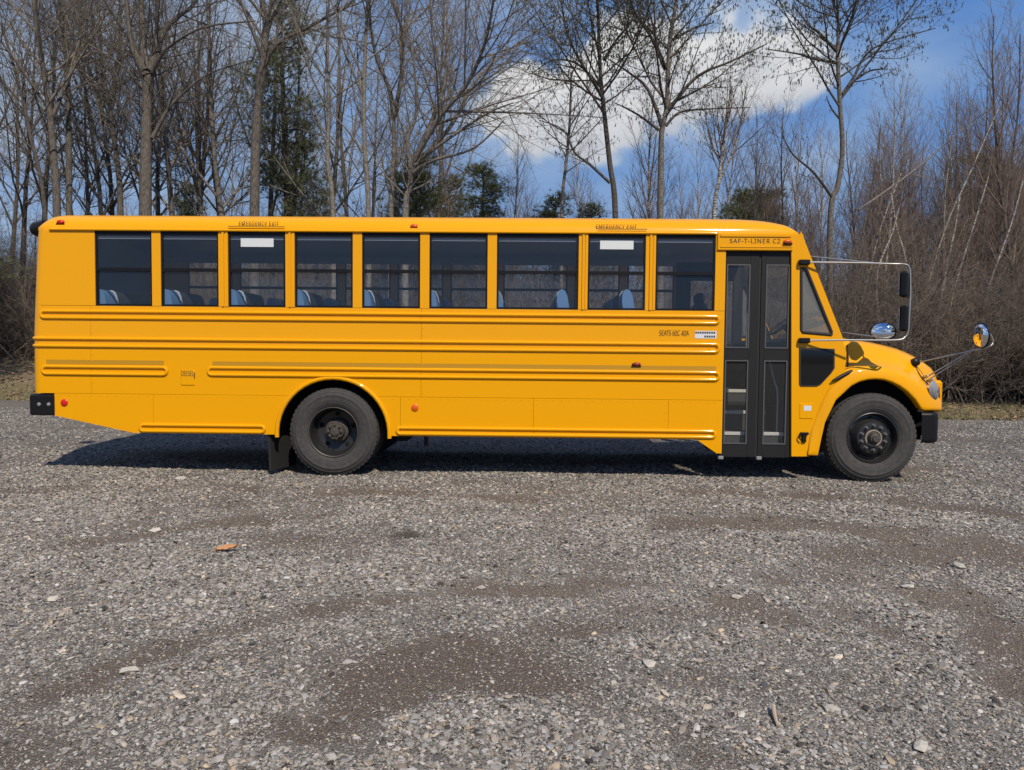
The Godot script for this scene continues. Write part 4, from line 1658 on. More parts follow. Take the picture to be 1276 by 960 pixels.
func build_gravel() -> void:
	var root := Node3D.new()
	root.name = "gravel"
	tag(root, "loose grey crushed stone covering the whole parking lot", "gravel", "", "stuff")
	add_child(root)
	var r := RandomNumberGenerator.new()
	r.seed = 31
	var variants := 6
	var where := []
	var tint := []
	for k in variants:
		where.append([])
		tint.append([])
	# strips across the lot: z range, half width near and far, stones tried per square metre, size
	for q in [[6.9, 5.4, 4.2, 16500, 0.0043], [5.4, 3.8, 5.2, 13500, 0.0047], [3.8, 1.8, 6.3, 8500, 0.0055], [1.8, -0.4, 7.5, 3800, 0.0070], [-0.4, -2.0, 9.0, 1200, 0.0098], [-2.0, -9.5, 14.0, 420, 0.0115]]:
		var area: float = (q[0] - q[1]) * 2.0 * q[2]
		for k in int(area * q[3]):
			var z := r.randf_range(q[1], q[0])
			var x := r.randf_range(-q[2], q[2])
			if z < edge_z(x):
				continue
			var cv := cover(x, z)
			if r.randf() > 0.30 + 0.70 * sstep(0.0, 1.0, cv):
				continue
			var s: float = q[4] * exp(r.randfn(0.0, 0.52)) * (0.62 + 0.52 * cv)
			s = minf(s, 0.021)
			var bs := Basis.from_euler(Vector3(r.randf_range(-0.5, 0.5), r.randf_range(0, TAU), r.randf_range(-0.5, 0.5)))
			bs = bs.scaled_local(Vector3(s * r.randf_range(0.9, 1.5), s, s))
			var kind := r.randi() % variants
			where[kind].append(Transform3D(bs, Vector3(x, ground_y(x, z) + s * 0.22, z)))
			var g := clampf(r.randfn(0.228, 0.105), 0.035, 0.62)
			var cc := Color(g, g * 0.935, g * 0.85)
			var h := r.randf()
			if h < 0.05:
				cc = Color(g * 1.25, g * 1.0, g * 0.68)
			elif h < 0.16:
				cc = Color(g * 0.93, g * 0.93, g * 0.90)
			elif h < 0.36:
				cc = Color(g * 1.08, g * 0.92, g * 0.74)
			tint[kind].append(cc)
	for k in variants:
		var mm := MultiMesh.new()
		mm.transform_format = MultiMesh.TRANSFORM_3D
		mm.use_colors = true
		mm.mesh = stone_mesh(100 + k, [0.42, 0.55, 0.35, 0.65, 0.48, 0.38][k])
		mm.instance_count = where[k].size()
		for i in where[k].size():
			mm.set_instance_transform(i, where[k][i])
			mm.set_instance_color(i, tint[k][i])
		var o := MultiMeshInstance3D.new()
		o.name = "crushed_stone"
		o.multimesh = mm
		o.material_override = M.coloured
		o.set_meta("kind", "stuff")
		root.add_child(o, true)

# ================================================================ WOODS
# how each kind of tree branches; index = level (1 limb, 2 branch, 3 twig, 4 spray)
const KINDS := {
	"maple": {"den": [0, 1.7, 2.8, 5.2, 8.0], "start": [0, 0.30, 0.12, 0.1, 0.1], "ang": [0, 0.75, 0.72, 0.75, 0.7], "ratio": [0, 0.36, 0.48, 0.46, 0.5], "up": [0, 0.10, 0.05, 0.03, 0.0], "wob": [0.05, 0.13, 0.17, 0.2, 0.2], "depth": 4},
	"birch": {"den": [0, 2.8, 4.0, 7.0, 10.0], "start": [0, 0.28, 0.1, 0.1, 0.1], "ang": [0, 0.55, 0.55, 0.5, 0.5], "ratio": [0, 0.26, 0.45, 0.5, 0.6], "up": [0, 0.16, 0.10, 0.04, 0.0], "wob": [0.04, 0.08, 0.10, 0.14, 0.2], "depth": 4},
	"aspen": {"den": [0, 1.4, 2.6, 4.6, 5.0], "start": [0, 0.35, 0.2, 0.15, 0.2], "ang": [0, 0.95, 0.8, 0.8, 0.8], "ratio": [0, 0.30, 0.40, 0.42, 0.5], "up": [0, 0.10, 0.06, 0.03, 0.0], "wob": [0.05, 0.12, 0.18, 0.22, 0.2], "depth": 4},
	"shrub": {"den": [0, 3.4, 4.6, 7.0, 0.0], "start": [0, 0.12, 0.1, 0.1, 0.1], "ang": [0, 0.75, 0.85, 0.8, 0.5], "ratio": [0, 0.42, 0.45, 0.5, 0.5], "up": [0, 0.08, 0.03, 0.0, 0.0], "wob": [0.14, 0.18, 0.24, 0.2, 0.2], "depth": 3},
}

class Grower:
	var wood := MB.new()      # trunk and great limbs
	var twigs := MB.new()     # the crown
	var catkins := MB.new()
	var sp: Dictionary
	var r := RandomNumberGenerator.new()
	var thick := 1.0
	var hang := 0.0

	func spike(b: MB, p: Vector3, d: Vector3, length: float, rad: float) -> void:
		var s := d.cross(Vector3(0.31, 0.77, 0.55)).normalized()
		var o := d.cross(s)
		var k := b.v.size()
		for i in 3:
			var a := TAU * i / 3.0
			var nn := s * cos(a) + o * sin(a)
			b.v.append(p + nn * rad)
			b.n.append(nn)
			b.c.append(b.col)
		b.v.append(p + d * length)
		b.n.append(d)
		b.c.append(b.col)
		for i in 3:
			b.idx.append(k + i); b.idx.append(k + 3); b.idx.append(k + (i + 1) % 3)

	func limb(p: Vector3, d: Vector3, length: float, rad: float, lvl: int) -> void:
		if lvl >= 4 or (lvl == 3 and sp.depth == 3):
			spike(twigs, p, d, length, rad)
			if lvl < 4:
				children(PackedVector3Array([p, p + d * length]), PackedFloat32Array([rad, rad * 0.4]), length, lvl + 1)
			return
		var segs: int = [8, 6, 4, 2][lvl]
		var pts := PackedVector3Array([p])
		var rads := PackedFloat32Array([rad])
		var w: float = sp.wob[lvl]
		var up: float = sp.up[lvl]
		for i in segs:
			d = (d + Vector3(r.randf_range(-w, w), r.randf_range(-w, w) + up, r.randf_range(-w, w))).normalized()
			p += d * length / segs
			pts.append(p)
			rads.append(rad * lerpf(1.0, 0.22, float(i + 1) / segs))
		twigs.tube(pts, rads, [8, 5, 4, 3][lvl], false, false)
		children(pts, rads, length, lvl + 1)

	func children(pts: PackedVector3Array, rads: PackedFloat32Array, length: float, lvl: int, from := -1.0) -> void:
		if lvl > sp.depth:
			return
		var n := int(length * sp.den[lvl] * thick + r.randf())
		if lvl == 4:
			n = mini(n, 9)
		var start: float = sp.start[lvl] if from < 0.0 else from
		var m := pts.size() - 1
		var az := r.randf() * TAU
		for k in n:
			var t := lerpf(start, 0.98, (k + r.randf()) / n)
			var f := t * m
			var i := mini(int(f), m - 1)
			var p := pts[i].lerp(pts[i + 1], f - i)
			var rad := lerpf(rads[i], rads[i + 1], f - i)
			var tan := (pts[i + 1] - pts[i]).normalized()
			az += 2.4 + r.randf_range(-0.5, 0.5)
			var s := tan.cross(Vector3(0.2, 0.3, 0.9)).normalized()
			var o := tan.cross(s)
			var a: float = sp.ang[lvl] * r.randf_range(0.75, 1.3)
			var d := tan * cos(a) + (s * cos(az) + o * sin(az)) * sin(a)
			var l: float = length * sp.ratio[lvl] * r.randf_range(0.6, 1.25) * (1.25 - 0.75 * t)
			var rr := clampf(rad * 0.55, 0.0032, 0.0085 * l + 0.003)
			if lvl == 4:
				rr = 0.0028
			limb(p, d, l, rr, lvl)
			if hang > 0.0 and lvl >= 3 and r.randf() < hang:
				for e in r.randi_range(1, 3):
					var q := p + d * l * r.randf_range(0.3, 1.0)
					spike(catkins, q, Vector3(r.randf_range(-0.25, 0.25), -1, r.randf_range(-0.25, 0.25)).normalized(), r.randf_range(0.06, 0.12), 0.015)

func stem(path: PackedVector3Array, r0: float, r1: float, b: MB, sides := 9) -> PackedFloat32Array:
	var rad := PackedFloat32Array()
	for i in path.size():
		rad.append(lerpf(r0, r1, float(i) / (path.size() - 1)) * (1.0 + (0.35 * exp(-i * 0.9) if r0 > 0.06 else 0.0)))
	b.tube(path, rad, sides, false, false)
	return rad

func leaf(o: Node3D, called: String, mesh: Mesh, m: Material) -> void:
	var q := MeshInstance3D.new()
	q.name = called
	q.mesh = mesh
	q.material_override = m
	o.add_child(q, true)

# a tree traced from the photograph: trunk and limbs are lists of pixels, z its distance
func traced(called: String, label: String, category: String, kind: String, z: float, trunk: Array, width: float, limbs: Array, bark_m: Material, twig_m: Material, sd: int, hang := 0.0, thick := 1.0, group := "") -> void:
	var base := S(trunk[0][0], 470.0, z)
	base.y = ground_y(base.x, z) - 0.05
	var t := Grower.new()
	t.sp = KINDS[kind]
	t.r.seed = sd
	t.hang = hang
	t.thick = thick
	var ctrl := [Vector3.ZERO]
	for q in trunk:
		ctrl.append(S(q[0], q[1], z) - base)
	var last: Vector3 = ctrl[ctrl.size() - 1]
	var run: Vector3 = (last - ctrl[ctrl.size() - 2]).normalized()
	if trunk[trunk.size() - 1][1] <= 5:   # goes on above the frame
		ctrl.append(last + (run + Vector3.UP * 0.3).normalized() * 2.0)
		ctrl.append(last + (run + Vector3.UP * 0.5).normalized() * 4.0)
	var path := curve(ctrl, 5)
	var m_per_px := (EYE.z - z) / FOCAL
	var r0 := width * m_per_px * 0.44
	var rads := stem(path, r0 * 1.08, r0 * (0.30 if trunk[trunk.size() - 1][1] <= 5 else 0.55), t.wood)
	var whole := path[0].distance_to(path[path.size() - 1])
	t.children(path, rads, whole, 1, 0.42)
	var o := thing(called, base, label, category, group)
	leaf(o, "trunk", t.wood.mesh(), bark_m)
	for l in limbs:
		var dz: float = t.r.randf_range(-0.35, 0.35)
		var lp := []
		var reach := 0.0
		for q in l[1]:
			if lp.size():
				reach += S(q[0], q[1], z).distance_to(lp[lp.size() - 1] + base)
			lp.append(S(q[0], q[1], z + dz * reach) - base)
		if l[1][l[1].size() - 1][1] <= 5:
			var e: Vector3 = lp[lp.size() - 1]
			lp.append(e + (e - lp[lp.size() - 2]).normalized() * 2.2 + Vector3.UP)
		var pp := curve(lp, 4)
		var wb := MB.new()
		var lr := stem(pp, l[0] * m_per_px * 0.5, l[0] * m_per_px * 0.10 + 0.003, wb, 7)
		leaf(o, "limb", wb.mesh(), M.bark_dark if kind == "aspen" else bark_m)
		var ll := 0.0
		for i in pp.size() - 1:
			ll += pp[i].distance_to(pp[i + 1])
		t.children(pp, lr, ll, 2, 0.15)
	leaf(o, "crown", t.twigs.mesh(), twig_m)
	if t.catkins.v.size():
		leaf(o, "catkins", t.catkins.mesh(), M.catkin)
		o.get_child(o.get_child_count() - 1).set_meta("kind", "stuff")

# a free-grown tree, base at the origin
func grown(kind: String, height: float, r0: float, lean: float, sd: int, thick := 1.0, hang := 0.0) -> Grower:
	var t := Grower.new()
	t.sp = KINDS[kind]
	t.r.seed = sd
	t.thick = thick
	t.hang = hang
	var d := Vector3(lean, 1, t.r.randf_range(-0.05, 0.05)).normalized()
	var p := Vector3(0, -0.1, 0)
	var pts := PackedVector3Array([p])
	for i in 9:
		d = (d + Vector3(t.r.randf_range(-0.06, 0.06), 0.02, t.r.randf_range(-0.06, 0.06))).normalized()
		p += d * height / 9.0
		pts.append(p)
	var rads := stem(pts, r0, 0.012, t.wood, 7)
	t.children(pts, rads, height, 1)
	return t

func pine(height: float, sd: int, bare_to := 0.2) -> Array:
	var r := RandomNumberGenerator.new()
	r.seed = sd
	var wood := MB.new()
	var cr := MB.new()
	var pts := PackedVector3Array()
	for i in 9:
		pts.append(Vector3(sin(i * 0.7) * 0.06, height * i / 8.0 - 0.1, cos(i * 0.9) * 0.06))
	stem(pts, height * 0.014 + 0.03, 0.015, wood, 7)
	var y := height * bare_to
	while y < height * 0.99:
		var f := y / height
		var reach := (minf(height * 0.24, 1.9) * pow(1.0 - f, 0.6) + 0.3) * r.randf_range(0.7, 1.15)
		for k in r.randi_range(4, 6):
			var az := r.randf() * TAU
			var d := Vector3(cos(az), r.randf_range(0.05, 0.35), sin(az)).normalized()
			var ln := reach * r.randf_range(0.55, 1.1)
			var p0 := Vector3(0, y + r.randf_range(-0.15, 0.15), 0)
			wood.tube(PackedVector3Array([p0, p0 + d * ln * 0.55, p0 + d * ln + Vector3.UP * 0.12]), PackedFloat32Array([0.025, 0.014, 0.006]), 4, false, false)
			for e in int(12 + ln * 30.0):
				var q := p0 + d * ln * r.randf_range(0.28, 1.05) + Vector3(r.randf_range(-1, 1), r.randf_range(-0.6, 0.7), r.randf_range(-1, 1)) * 0.25 * (0.5 + ln)
				var g := r.randf_range(0.55, 1.35)
				cr.col = Color(0.125 * g, 0.140 * g, 0.066 * g)
				var dir := (d * 0.7 + Vector3(r.randf_range(-1, 1), r.randf_range(-0.2, 1), r.randf_range(-1, 1)) * 0.7).normalized()
				for nn in 16:
					var a := (dir + Vector3(r.randf_range(-1, 1), r.randf_range(-1, 1), r.randf_range(-1, 1)) * 0.8).normalized() * r.randf_range(0.12, 0.22)
					var s := a.cross(Vector3(r.randf(), r.randf(), r.randf())).normalized() * 0.006
					cr.tri(q - s, q + s, q + a)
		y += height * 0.035 + 0.10
	return [wood.mesh(), cr.mesh()]

func place(proto: Node3D, px: float, z: float, turn: float, size: float, label: String, group: String) -> void:
	var o: Node3D = proto.duplicate()
	o.name = numbered(String(proto.get_meta("base")))
	o.remove_meta("base")
	var p := S(px, 450, z)
	o.position = Vector3(p.x, ground_y(p.x, z), z)
	o.rotation.y = turn
	o.scale = Vector3.ONE * size
	add_child(o)
	tag(o, label, "tree", group)

func proto_tree(base: String, t: Grower, bm: Material, tm: Material) -> Node3D:
	var o := Node3D.new()
	o.set_meta("base", base)
	leaf(o, "trunk", t.wood.mesh(), bm)
	leaf(o, "crown", t.twigs.mesh(), tm)
	return o

func build_woods() -> void:
	# ---- trees that stand out, each traced
	traced("maple_tree", "stout dark maple trunk forking into spreading limbs above the rear of the bus", "tree", "maple", -14.0, [[181, 268], [182, 170], [183, 117], [184, 88]], 18.0,
		[[11, [[183, 95], [172, 75], [163, 50], [157, 0]]], [12, [[184, 90], [178, 60], [176, 0]]], [10, [[186, 90], [195, 65], [204, 38], [225, 18], [245, 0]]], [6, [[189, 90], [200, 70], [212, 57], [254, 34], [318, 26]]], [5, [[190, 172], [207, 140], [227, 117], [262, 91], [320, 73]]], [4, [[178, 110], [150, 80], [110, 55], [60, 20]]]], M.bark, M.twig_dark, 201, 0.0, 0.8)
	traced("leaning_tree", "grey trunk leaning away from the stout maple behind the bus rear", "tree", "maple", -14.5, [[71, 268], [66, 190], [61, 135], [52, 76], [42, 0]], 11.0, [[5, [[63, 150], [80, 110], [100, 60], [112, 0]]]], M.bark, M.twig, 202, 0.0, 0.8)
	traced("slanting_tree", "thin dark slanting trunk beside the leaning grey tree", "tree", "maple", -13.6, [[56, 268], [36, 163], [25, 111], [1, 29]], 6.0, [], M.bark_dark, M.twig_dark, 203, 0.0, 0.7)
	traced("straight_tree", "straight grey trunk between the leaning tree and the stout maple", "tree", "maple", -15.5, [[86, 268], [85, 146], [82, 58], [74, 0]], 9.0, [], M.bark, M.twig, 204, 0.0, 0.8)
	traced("forked_tree", "crooked tree with several rising stems next to the stout maple", "tree", "maple", -16.5, [[150, 268], [147, 210], [140, 160], [136, 120]], 9.0, [[6, [[137, 130], [128, 90], [122, 0]]], [6, [[137, 125], [148, 70], [150, 0]]], [5, [[142, 170], [120, 120], [104, 60], [98, 0]]]], M.bark, M.twig, 205)
	traced("old_tree", "thick grey brown trunk standing in front of the tall pine", "tree", "maple", -14.5, [[317, 268], [320, 146], [328, 73], [331, 29], [326, 0]], 14.0, [[6, [[327, 85], [345, 55], [380, 36], [420, 14], [440, 0]]], [5, [[330, 50], [340, 20], [350, 0]]]], M.bark, M.twig, 206, 0.0, 0.7)
	traced("slim_pale_tree", "slim pale wavy trunk right beside the tall pine", "tree", "maple", -13.5, [[415, 268], [408, 200], [410, 140], [408, 80], [408, 0]], 7.0, [], M.bark_pale, M.twig, 207, 0.0, 0.55)
	traced("upright_pale_tree", "upright pale trunk with side boughs between slim pale tree and fan shaped maple", "tree", "maple", -13.2, [[459, 268], [454, 175], [454, 87], [458, 0]], 7.5, [[4, [[453, 120], [440, 90], [428, 60], [418, 10]]], [4, [[452, 190], [435, 165], [412, 140]]]], M.bark_pale, M.twig, 208, 0.0, 0.6)
	traced("twin_tree", "pale tree whose trunk splits into two tall stems over the bus roof", "tree", "maple", -14.2, [[487, 268], [490, 200], [491, 140]], 8.0, [[6, [[491, 145], [484, 108], [470, 75], [463, 40], [460, 0]]], [6, [[491, 145], [500, 95], [501, 40], [490, 0]]], [4, [[501, 60], [507, 30], [512, 0]]]], M.bark_pale, M.twig, 209, 0.0, 0.75)
	traced("fan_maple", "multi stemmed maple fanning upward over the middle of the bus", "tree", "maple", -13.4, [[505, 271], [510, 235], [513, 204]], 10.0, [[6, [[512, 210], [508, 175], [519, 140], [516, 82], [505, 20]]], [7, [[513, 206], [533, 163], [551, 117], [557, 73], [557, 0]]], [7, [[513, 204], [548, 146], [580, 108], [603, 58], [615, 0]]], [6, [[516, 206], [562, 157], [592, 102], [640, 58], [700, 20]]], [5, [[520, 200], [570, 165], [610, 140], [640, 128]]], [5, [[514, 215], [540, 200], [590, 185], [628, 150]]]], M.bark_pale, M.twig, 210, 0.0, 1.0)
	traced("catkin_aspen", "dark trunked aspen hung with catkins in front of the white cloud", "tree", "aspen", -13.8, [[767, 271], [760, 204], [753, 140], [748, 87], [745, 0]], 8.5, [[4.5, [[750, 120], [735, 95], [725, 80], [708, 45], [700, 5]]], [4.5, [[753, 75], [768, 50], [783, 32], [795, 12]]], [4, [[760, 228], [735, 205], [716, 190], [702, 162], [672, 150]]], [3.5, [[750, 110], [720, 80], [690, 75], [665, 90]]]], M.bark_dark, M.twig_dark, 211, 0.5, 1.25)
	traced("spotted_aspen", "aspen with pale spotted trunk and long side boughs hung with catkins", "tree", "aspen", -13.5, [[823, 271], [824, 200], [825, 163], [831, 131], [834, 58], [843, 0]], 9.5, [[5, [[825, 157], [807, 111], [783, 90], [757, 73]]], [4.5, [[829, 87], [810, 44], [789, 15], [785, 0]]], [5, [[833, 137], [868, 96], [912, 76], [955, 55]]], [4, [[830, 157], [847, 140], [880, 136], [935, 134]]], [4, [[821, 162], [795, 143], [766, 128]]], [4, [[838, 50], [865, 35], [890, 28]]]], M.bark_aspen, M.twig_dark, 212, 0.5, 1.25)
	traced("white_birch", "slender birch with a white foot near the front end of the roof", "tree", "birch", -14.5, [[890, 274], [896, 227], [900, 190], [906, 150], [912, 108]], 6.0, [[3.5, [[897, 225], [915, 185], [925, 140], [930, 105]]], [3, [[899, 205], [884, 170], [878, 130]]]], M.bark_birch, M.twig_red, 213, 0.0, 0.75)
	traced("tall_aspen", "tall aspen with broken lower boughs standing above the door of the bus", "tree", "aspen", -13.0, [[1035, 274], [1044, 233], [1050, 187], [1047, 131], [1044, 73], [1045, 29], [1038, 0]], 8.0, [[4.5, [[1043, 64], [1020, 40], [1009, 32], [988, 6]]], [4, [[1040, 78], [1010, 72], [994, 67], [954, 61]]], [4.5, [[1050, 118], [1065, 95], [1076, 73], [1099, 55], [1166, 35]]], [3.5, [[1068, 98], [1085, 88], [1105, 86]]], [4, [[1040, 250], [1015, 216], [988, 192], [974, 166]]], [3, [[1048, 150], [1036, 135], [1030, 120]]], [4, [[1046, 60], [1060, 30], [1068, 0]]]], M.bark_aspen, M.twig_dark, 214, 0.5, 1.25)
	traced("thin_catkin_tree", "thin pale tree between the fan shaped maple and the dark aspen", "tree", "aspen", -15.0, [[700, 271], [706, 200], [710, 150], [712, 90]], 5.0, [], M.bark_pale, M.twig, 215, 0.3, 1.2)
	# pale birch stems leaning in the thicket
	for q in [[[1062, 470], [1071, 391], [1080, 353], [1099, 280], [1123, 216]], [[1120, 470], [1134, 423], [1153, 365], [1180, 280], [1210, 213], [1245, 134]], [[1170, 470], [1185, 380], [1199, 327], [1214, 280], [1232, 220]], [[1205, 470], [1228, 376], [1237, 344], [1260, 280], [1275, 225]], [[1160, 460], [1176, 353], [1189, 289], [1197, 240]], [[1150, 460], [1129, 327], [1118, 286], [1110, 240]], [[1100, 440], [1092, 350], [1112, 290], [1120, 260]]]:
		traced("birch_sapling", "thin pale birch stem leaning in the brown thicket beyond the bonnet", "tree", "birch", rng.randf_range(-13.6, -12.6), q, rng.randf_range(2.6, 4.0), [], M.bark_birch, M.twig_red, 230 + q[0][0], 0.0, 0.45, "pale leaning birch stems")
	# a pale stem fallen across the thicket
	var fo := thing("fallen_birch", Vector3(0, 0, 0), "long pale stem fallen slantwise across the thicket ahead of the bus", "fallen tree")
	var fa := S(1070, 262, -13.5)
	var fz := S(1252, 121, -15.5)
	fo.position = fa
	var fp := curve([Vector3.ZERO, (fz - fa) * 0.35 + Vector3(0, -0.1, 0), (fz - fa) * 0.7, fz - fa], 5)
	var ft := Grower.new()
	ft.sp = KINDS.birch
	ft.r.seed = 7
	ft.thick = 0.25
	var fr := stem(fp, 0.036, 0.012, ft.wood, 7)
	ft.children(fp, fr, 6.0, 2, 0.2)
	leaf(fo, "trunk", ft.wood.mesh(), M.bark_pale)
	leaf(fo, "crown", ft.twigs.mesh(), M.twig_pale)
	# ---- kinds repeated through the wood
	var grey := []
	for k in 4:
		grey.append(proto_tree("bare_tree", grown("maple", 15.0, 0.13, [-0.08, 0.05, 0.1, -0.02][k], 300 + k, 0.62), M.bark if k % 2 else M.bark_pale, M.twig))
	var red := []
	for k in 4:
		red.append(proto_tree("birch_tree", grown("birch", 10.5, 0.075, [0.06, -0.05, 0.12, 0.0][k], 320 + k, 0.95), M.bark_birch if k % 2 else M.bark_dark, M.twig_red))
	var r := RandomNumberGenerator.new()
	r.seed = 8
	for px in [-60, -25, 8, 28, 48, 98, 112, 124, 138, 165, 205, 222, 238, 252, 270, 288, 303, 338, 352, 372, 392, 432, 446, 474, 530]:
		place(grey[r.randi() % 4], px + r.randf_range(-4, 4), r.randf_range(-26.0, -16.0), r.randf() * TAU, r.randf_range(0.75, 1.15), "slim bare grey tree in the crowded wood behind the bus", "bare grey trees of the wood")
	for px in [548, 575, 598, 622, 648, 672, 690, 725]:
		place(red[r.randi() % 4], px, r.randf_range(-27.0, -18.0), r.randf() * TAU, r.randf_range(0.62, 0.95), "low twiggy birch in the gap below the cloud", "low birches in the gap")
	for px in [742, 785, 802, 848, 868, 882, 912, 930, 948, 968, 985, 1005, 1022]:
		place(red[r.randi() % 4], px, r.randf_range(-25.0, -16.0), r.randf() * TAU, r.randf_range(0.8, 1.12), "twiggy reddish birch crown behind the front half of the bus", "twiggy birches behind the front half")
	for px in [1062, 1070, 1078, 1086, 1095, 1104, 1112, 1120, 1128, 1136, 1145, 1154, 1162, 1170, 1178, 1186, 1194, 1202, 1210, 1218, 1226, 1234, 1242, 1250, 1258, 1266, 1274, 1283, 1300, 1325, 1350]:
		place(red[r.randi() % 4], px + r.randf_range(-4, 4), r.randf_range(-22.0, -14.0), r.randf() * TAU, lerpf(0.88, 1.06, (px - 1060) / 250.0) * r.randf_range(0.75, 1.10), "reddish brown birch in the dense thicket beyond the bonnet", "birches of the thicket beyond the bonnet")
	# ---- pines
	var pines := [pine(11.0, 401, 0.12), pine(6.0, 402, 0.05), pine(14.0, 403, 0.25)]
	for q in [[356, -19.0, 0, 1.22, "tall dark green pine behind the thick grey brown trunk"], [520, -19.0, 1, 1.22, "low green pine under the fan shaped maple"], [600, -20.0, 1, 1.26, "low green pine standing free beside the fan shaped maple"], [560, -23.0, 1, 1.25, "low green pine half hidden between two other low pines"], [690, -22.0, 1, 1.18, "small green pine at the foot of the thin pale tree"], [732, -20.5, 1, 1.08, "small green pine beside the dark trunked aspen"],
			[925, -21.0, 1, 1.22, "broad dark pine above the front end of the bus roof"], [952, -23.0, 1, 1.28, "dark pine right behind the broad pine near the roof front"], [1215, -24.0, 1, 1.6, "pine half hidden in the birch thicket beyond the bonnet"], [-75, -12.5, 2, 1.0, "pine whose boughs reach in at the edge of the view"], [235, -27.0, 1, 1.2, "faint green pine deep in the crowded wood"]]:
		var p := S(q[0], 450, q[1])
		var o := thing("pine_tree", Vector3(p.x, ground_y(p.x, q[1]), q[1]), q[4], "tree")
		o.scale = Vector3.ONE * q[3]
		o.rotation.y = r.randf() * TAU
		leaf(o, "trunk", pines[q[2]][0], M.bark_dark)
		leaf(o, "crown", pines[q[2]][1], M.needle)
	# ---- undergrowth and the deep wood: nobody could count these
	var sh := []
	for k in 5:
		var mb := MB.new()
		var rr := RandomNumberGenerator.new()
		rr.seed = 500 + k
		for s in 7:
			var t := Grower.new()
			t.sp = KINDS.shrub
			t.r.seed = 520 + k * 10 + s
			var off := Vector3(rr.randf_range(-0.5, 0.5), 0, rr.randf_range(-0.5, 0.5))
			var tilt := 0.3 if s < 3 else 1.1
			t.limb(off, Vector3(rr.randf_range(-tilt, tilt), 1, rr.randf_range(-tilt, tilt)).normalized(), rr.randf_range(2.0, 4.2), 0.020, 0)
			var bs := mb.v.size()
			mb.v.append_array(t.twigs.v)
			mb.n.append_array(t.twigs.n)
			mb.c.append_array(t.twigs.c)
			for i in t.twigs.idx:
				mb.idx.append(bs + i)
		sh.append(mb.mesh())
	var spots := []
	for k in 5:
		spots.append([])
	for k in 1700:
		var z := -lerpf(0.0, 40.0, pow(r.randf(), 1.7))
		var x := r.randf_range(-1.0, 1.0) * (24.0 - z * 0.75)
		var right := sstep(2.0, 10.0, x)
		if r.randf() > lerpf(0.85, 1.0, right):
			continue
		z += edge_z(x) - lerpf(4.6, 3.0, right)
		var s := r.randf_range(0.6, 1.15) * lerpf(1.05, 1.12, right)
		spots[r.randi() % 5].append([Transform3D(Basis(Vector3.UP, r.randf() * TAU).scaled(Vector3(s, s * r.randf_range(0.9, 1.3), s)), Vector3(x, ground_y(x, z) - 0.03, z)), r.randf_range(0.6, 1.25)])
	var under := Node3D.new()
	under.name = "undergrowth"
	tag(under, "tangle of bare brown brush filling the wood floor", "undergrowth", "", "stuff")
	add_child(under)
	for k in 5:
		scatter(under, "brush", sh[k], spots[k], Color(0.152, 0.122, 0.098))
	var deep := Node3D.new()
	deep.name = "far_wood"
	tag(deep, "grey mass of bare trees far behind the front rows", "woods", "", "stuff")
	add_child(deep)
	for k in 8:
		var src: Node3D = grey[k] if k < 4 else red[k - 4]
		var list := []
		for e in (9 if k < 4 else 34):
			var z := r.randf_range(-75.0, -28.0)
			var x := (r.randf_range(-0.95, 0.25) if k < 4 else r.randf_range(-0.3, 0.95)) * (-z + 9.0)
			var gap := 1.0 - 0.45 * exp(-pow((x / (-z + 9.0) - 0.06) / 0.13, 2.0))
			var s := r.randf_range(0.62, 0.95) * gap
			list.append([Transform3D(Basis(Vector3.UP, r.randf() * TAU).scaled(Vector3.ONE * s), Vector3(x, ground_y(x, z), z)), r.randf_range(0.8, 1.2)])
		for e in 6:   # the wood goes on past the rear of the bus
			var z := r.randf_range(-45.0, -15.0)
			var x := -(0.80 + r.randf() * 1.1) * (-z + 9.0)
			list.append([Transform3D(Basis(Vector3.UP, r.randf() * TAU).scaled(Vector3.ONE * r.randf_range(0.7, 1.05)), Vector3(x, ground_y(x, z), z)), r.randf_range(0.8, 1.2)])
		scatter(deep, "trunks", src.get_child(0).mesh, list, Color(0.17, 0.15, 0.128))
		scatter(deep, "crowns", src.get_child(1).mesh, list, Color(0.205, 0.178, 0.150) if k < 4 else Color(0.165, 0.125, 0.108))
	for p in grey + red:
		p.free()
	build_litter(r)

func scatter(parent: Node3D, called: String, mesh: Mesh, list: Array, tone: Color) -> void:
	var mm := MultiMesh.new()
	mm.transform_format = MultiMesh.TRANSFORM_3D
	mm.use_colors = true
	mm.mesh = mesh
	mm.instance_count = list.size()
	for i in list.size():
		mm.set_instance_transform(i, list[i][0])
		var g: float = list[i][1]
		mm.set_instance_color(i, Color(tone.r * g, tone.g * g, tone.b * g))
	var o := MultiMeshInstance3D.new()
	o.name = called
	o.multimesh = mm
	o.material_override = M.coloured
	o.set_meta("kind", "stuff")
	parent.add_child(o, true)

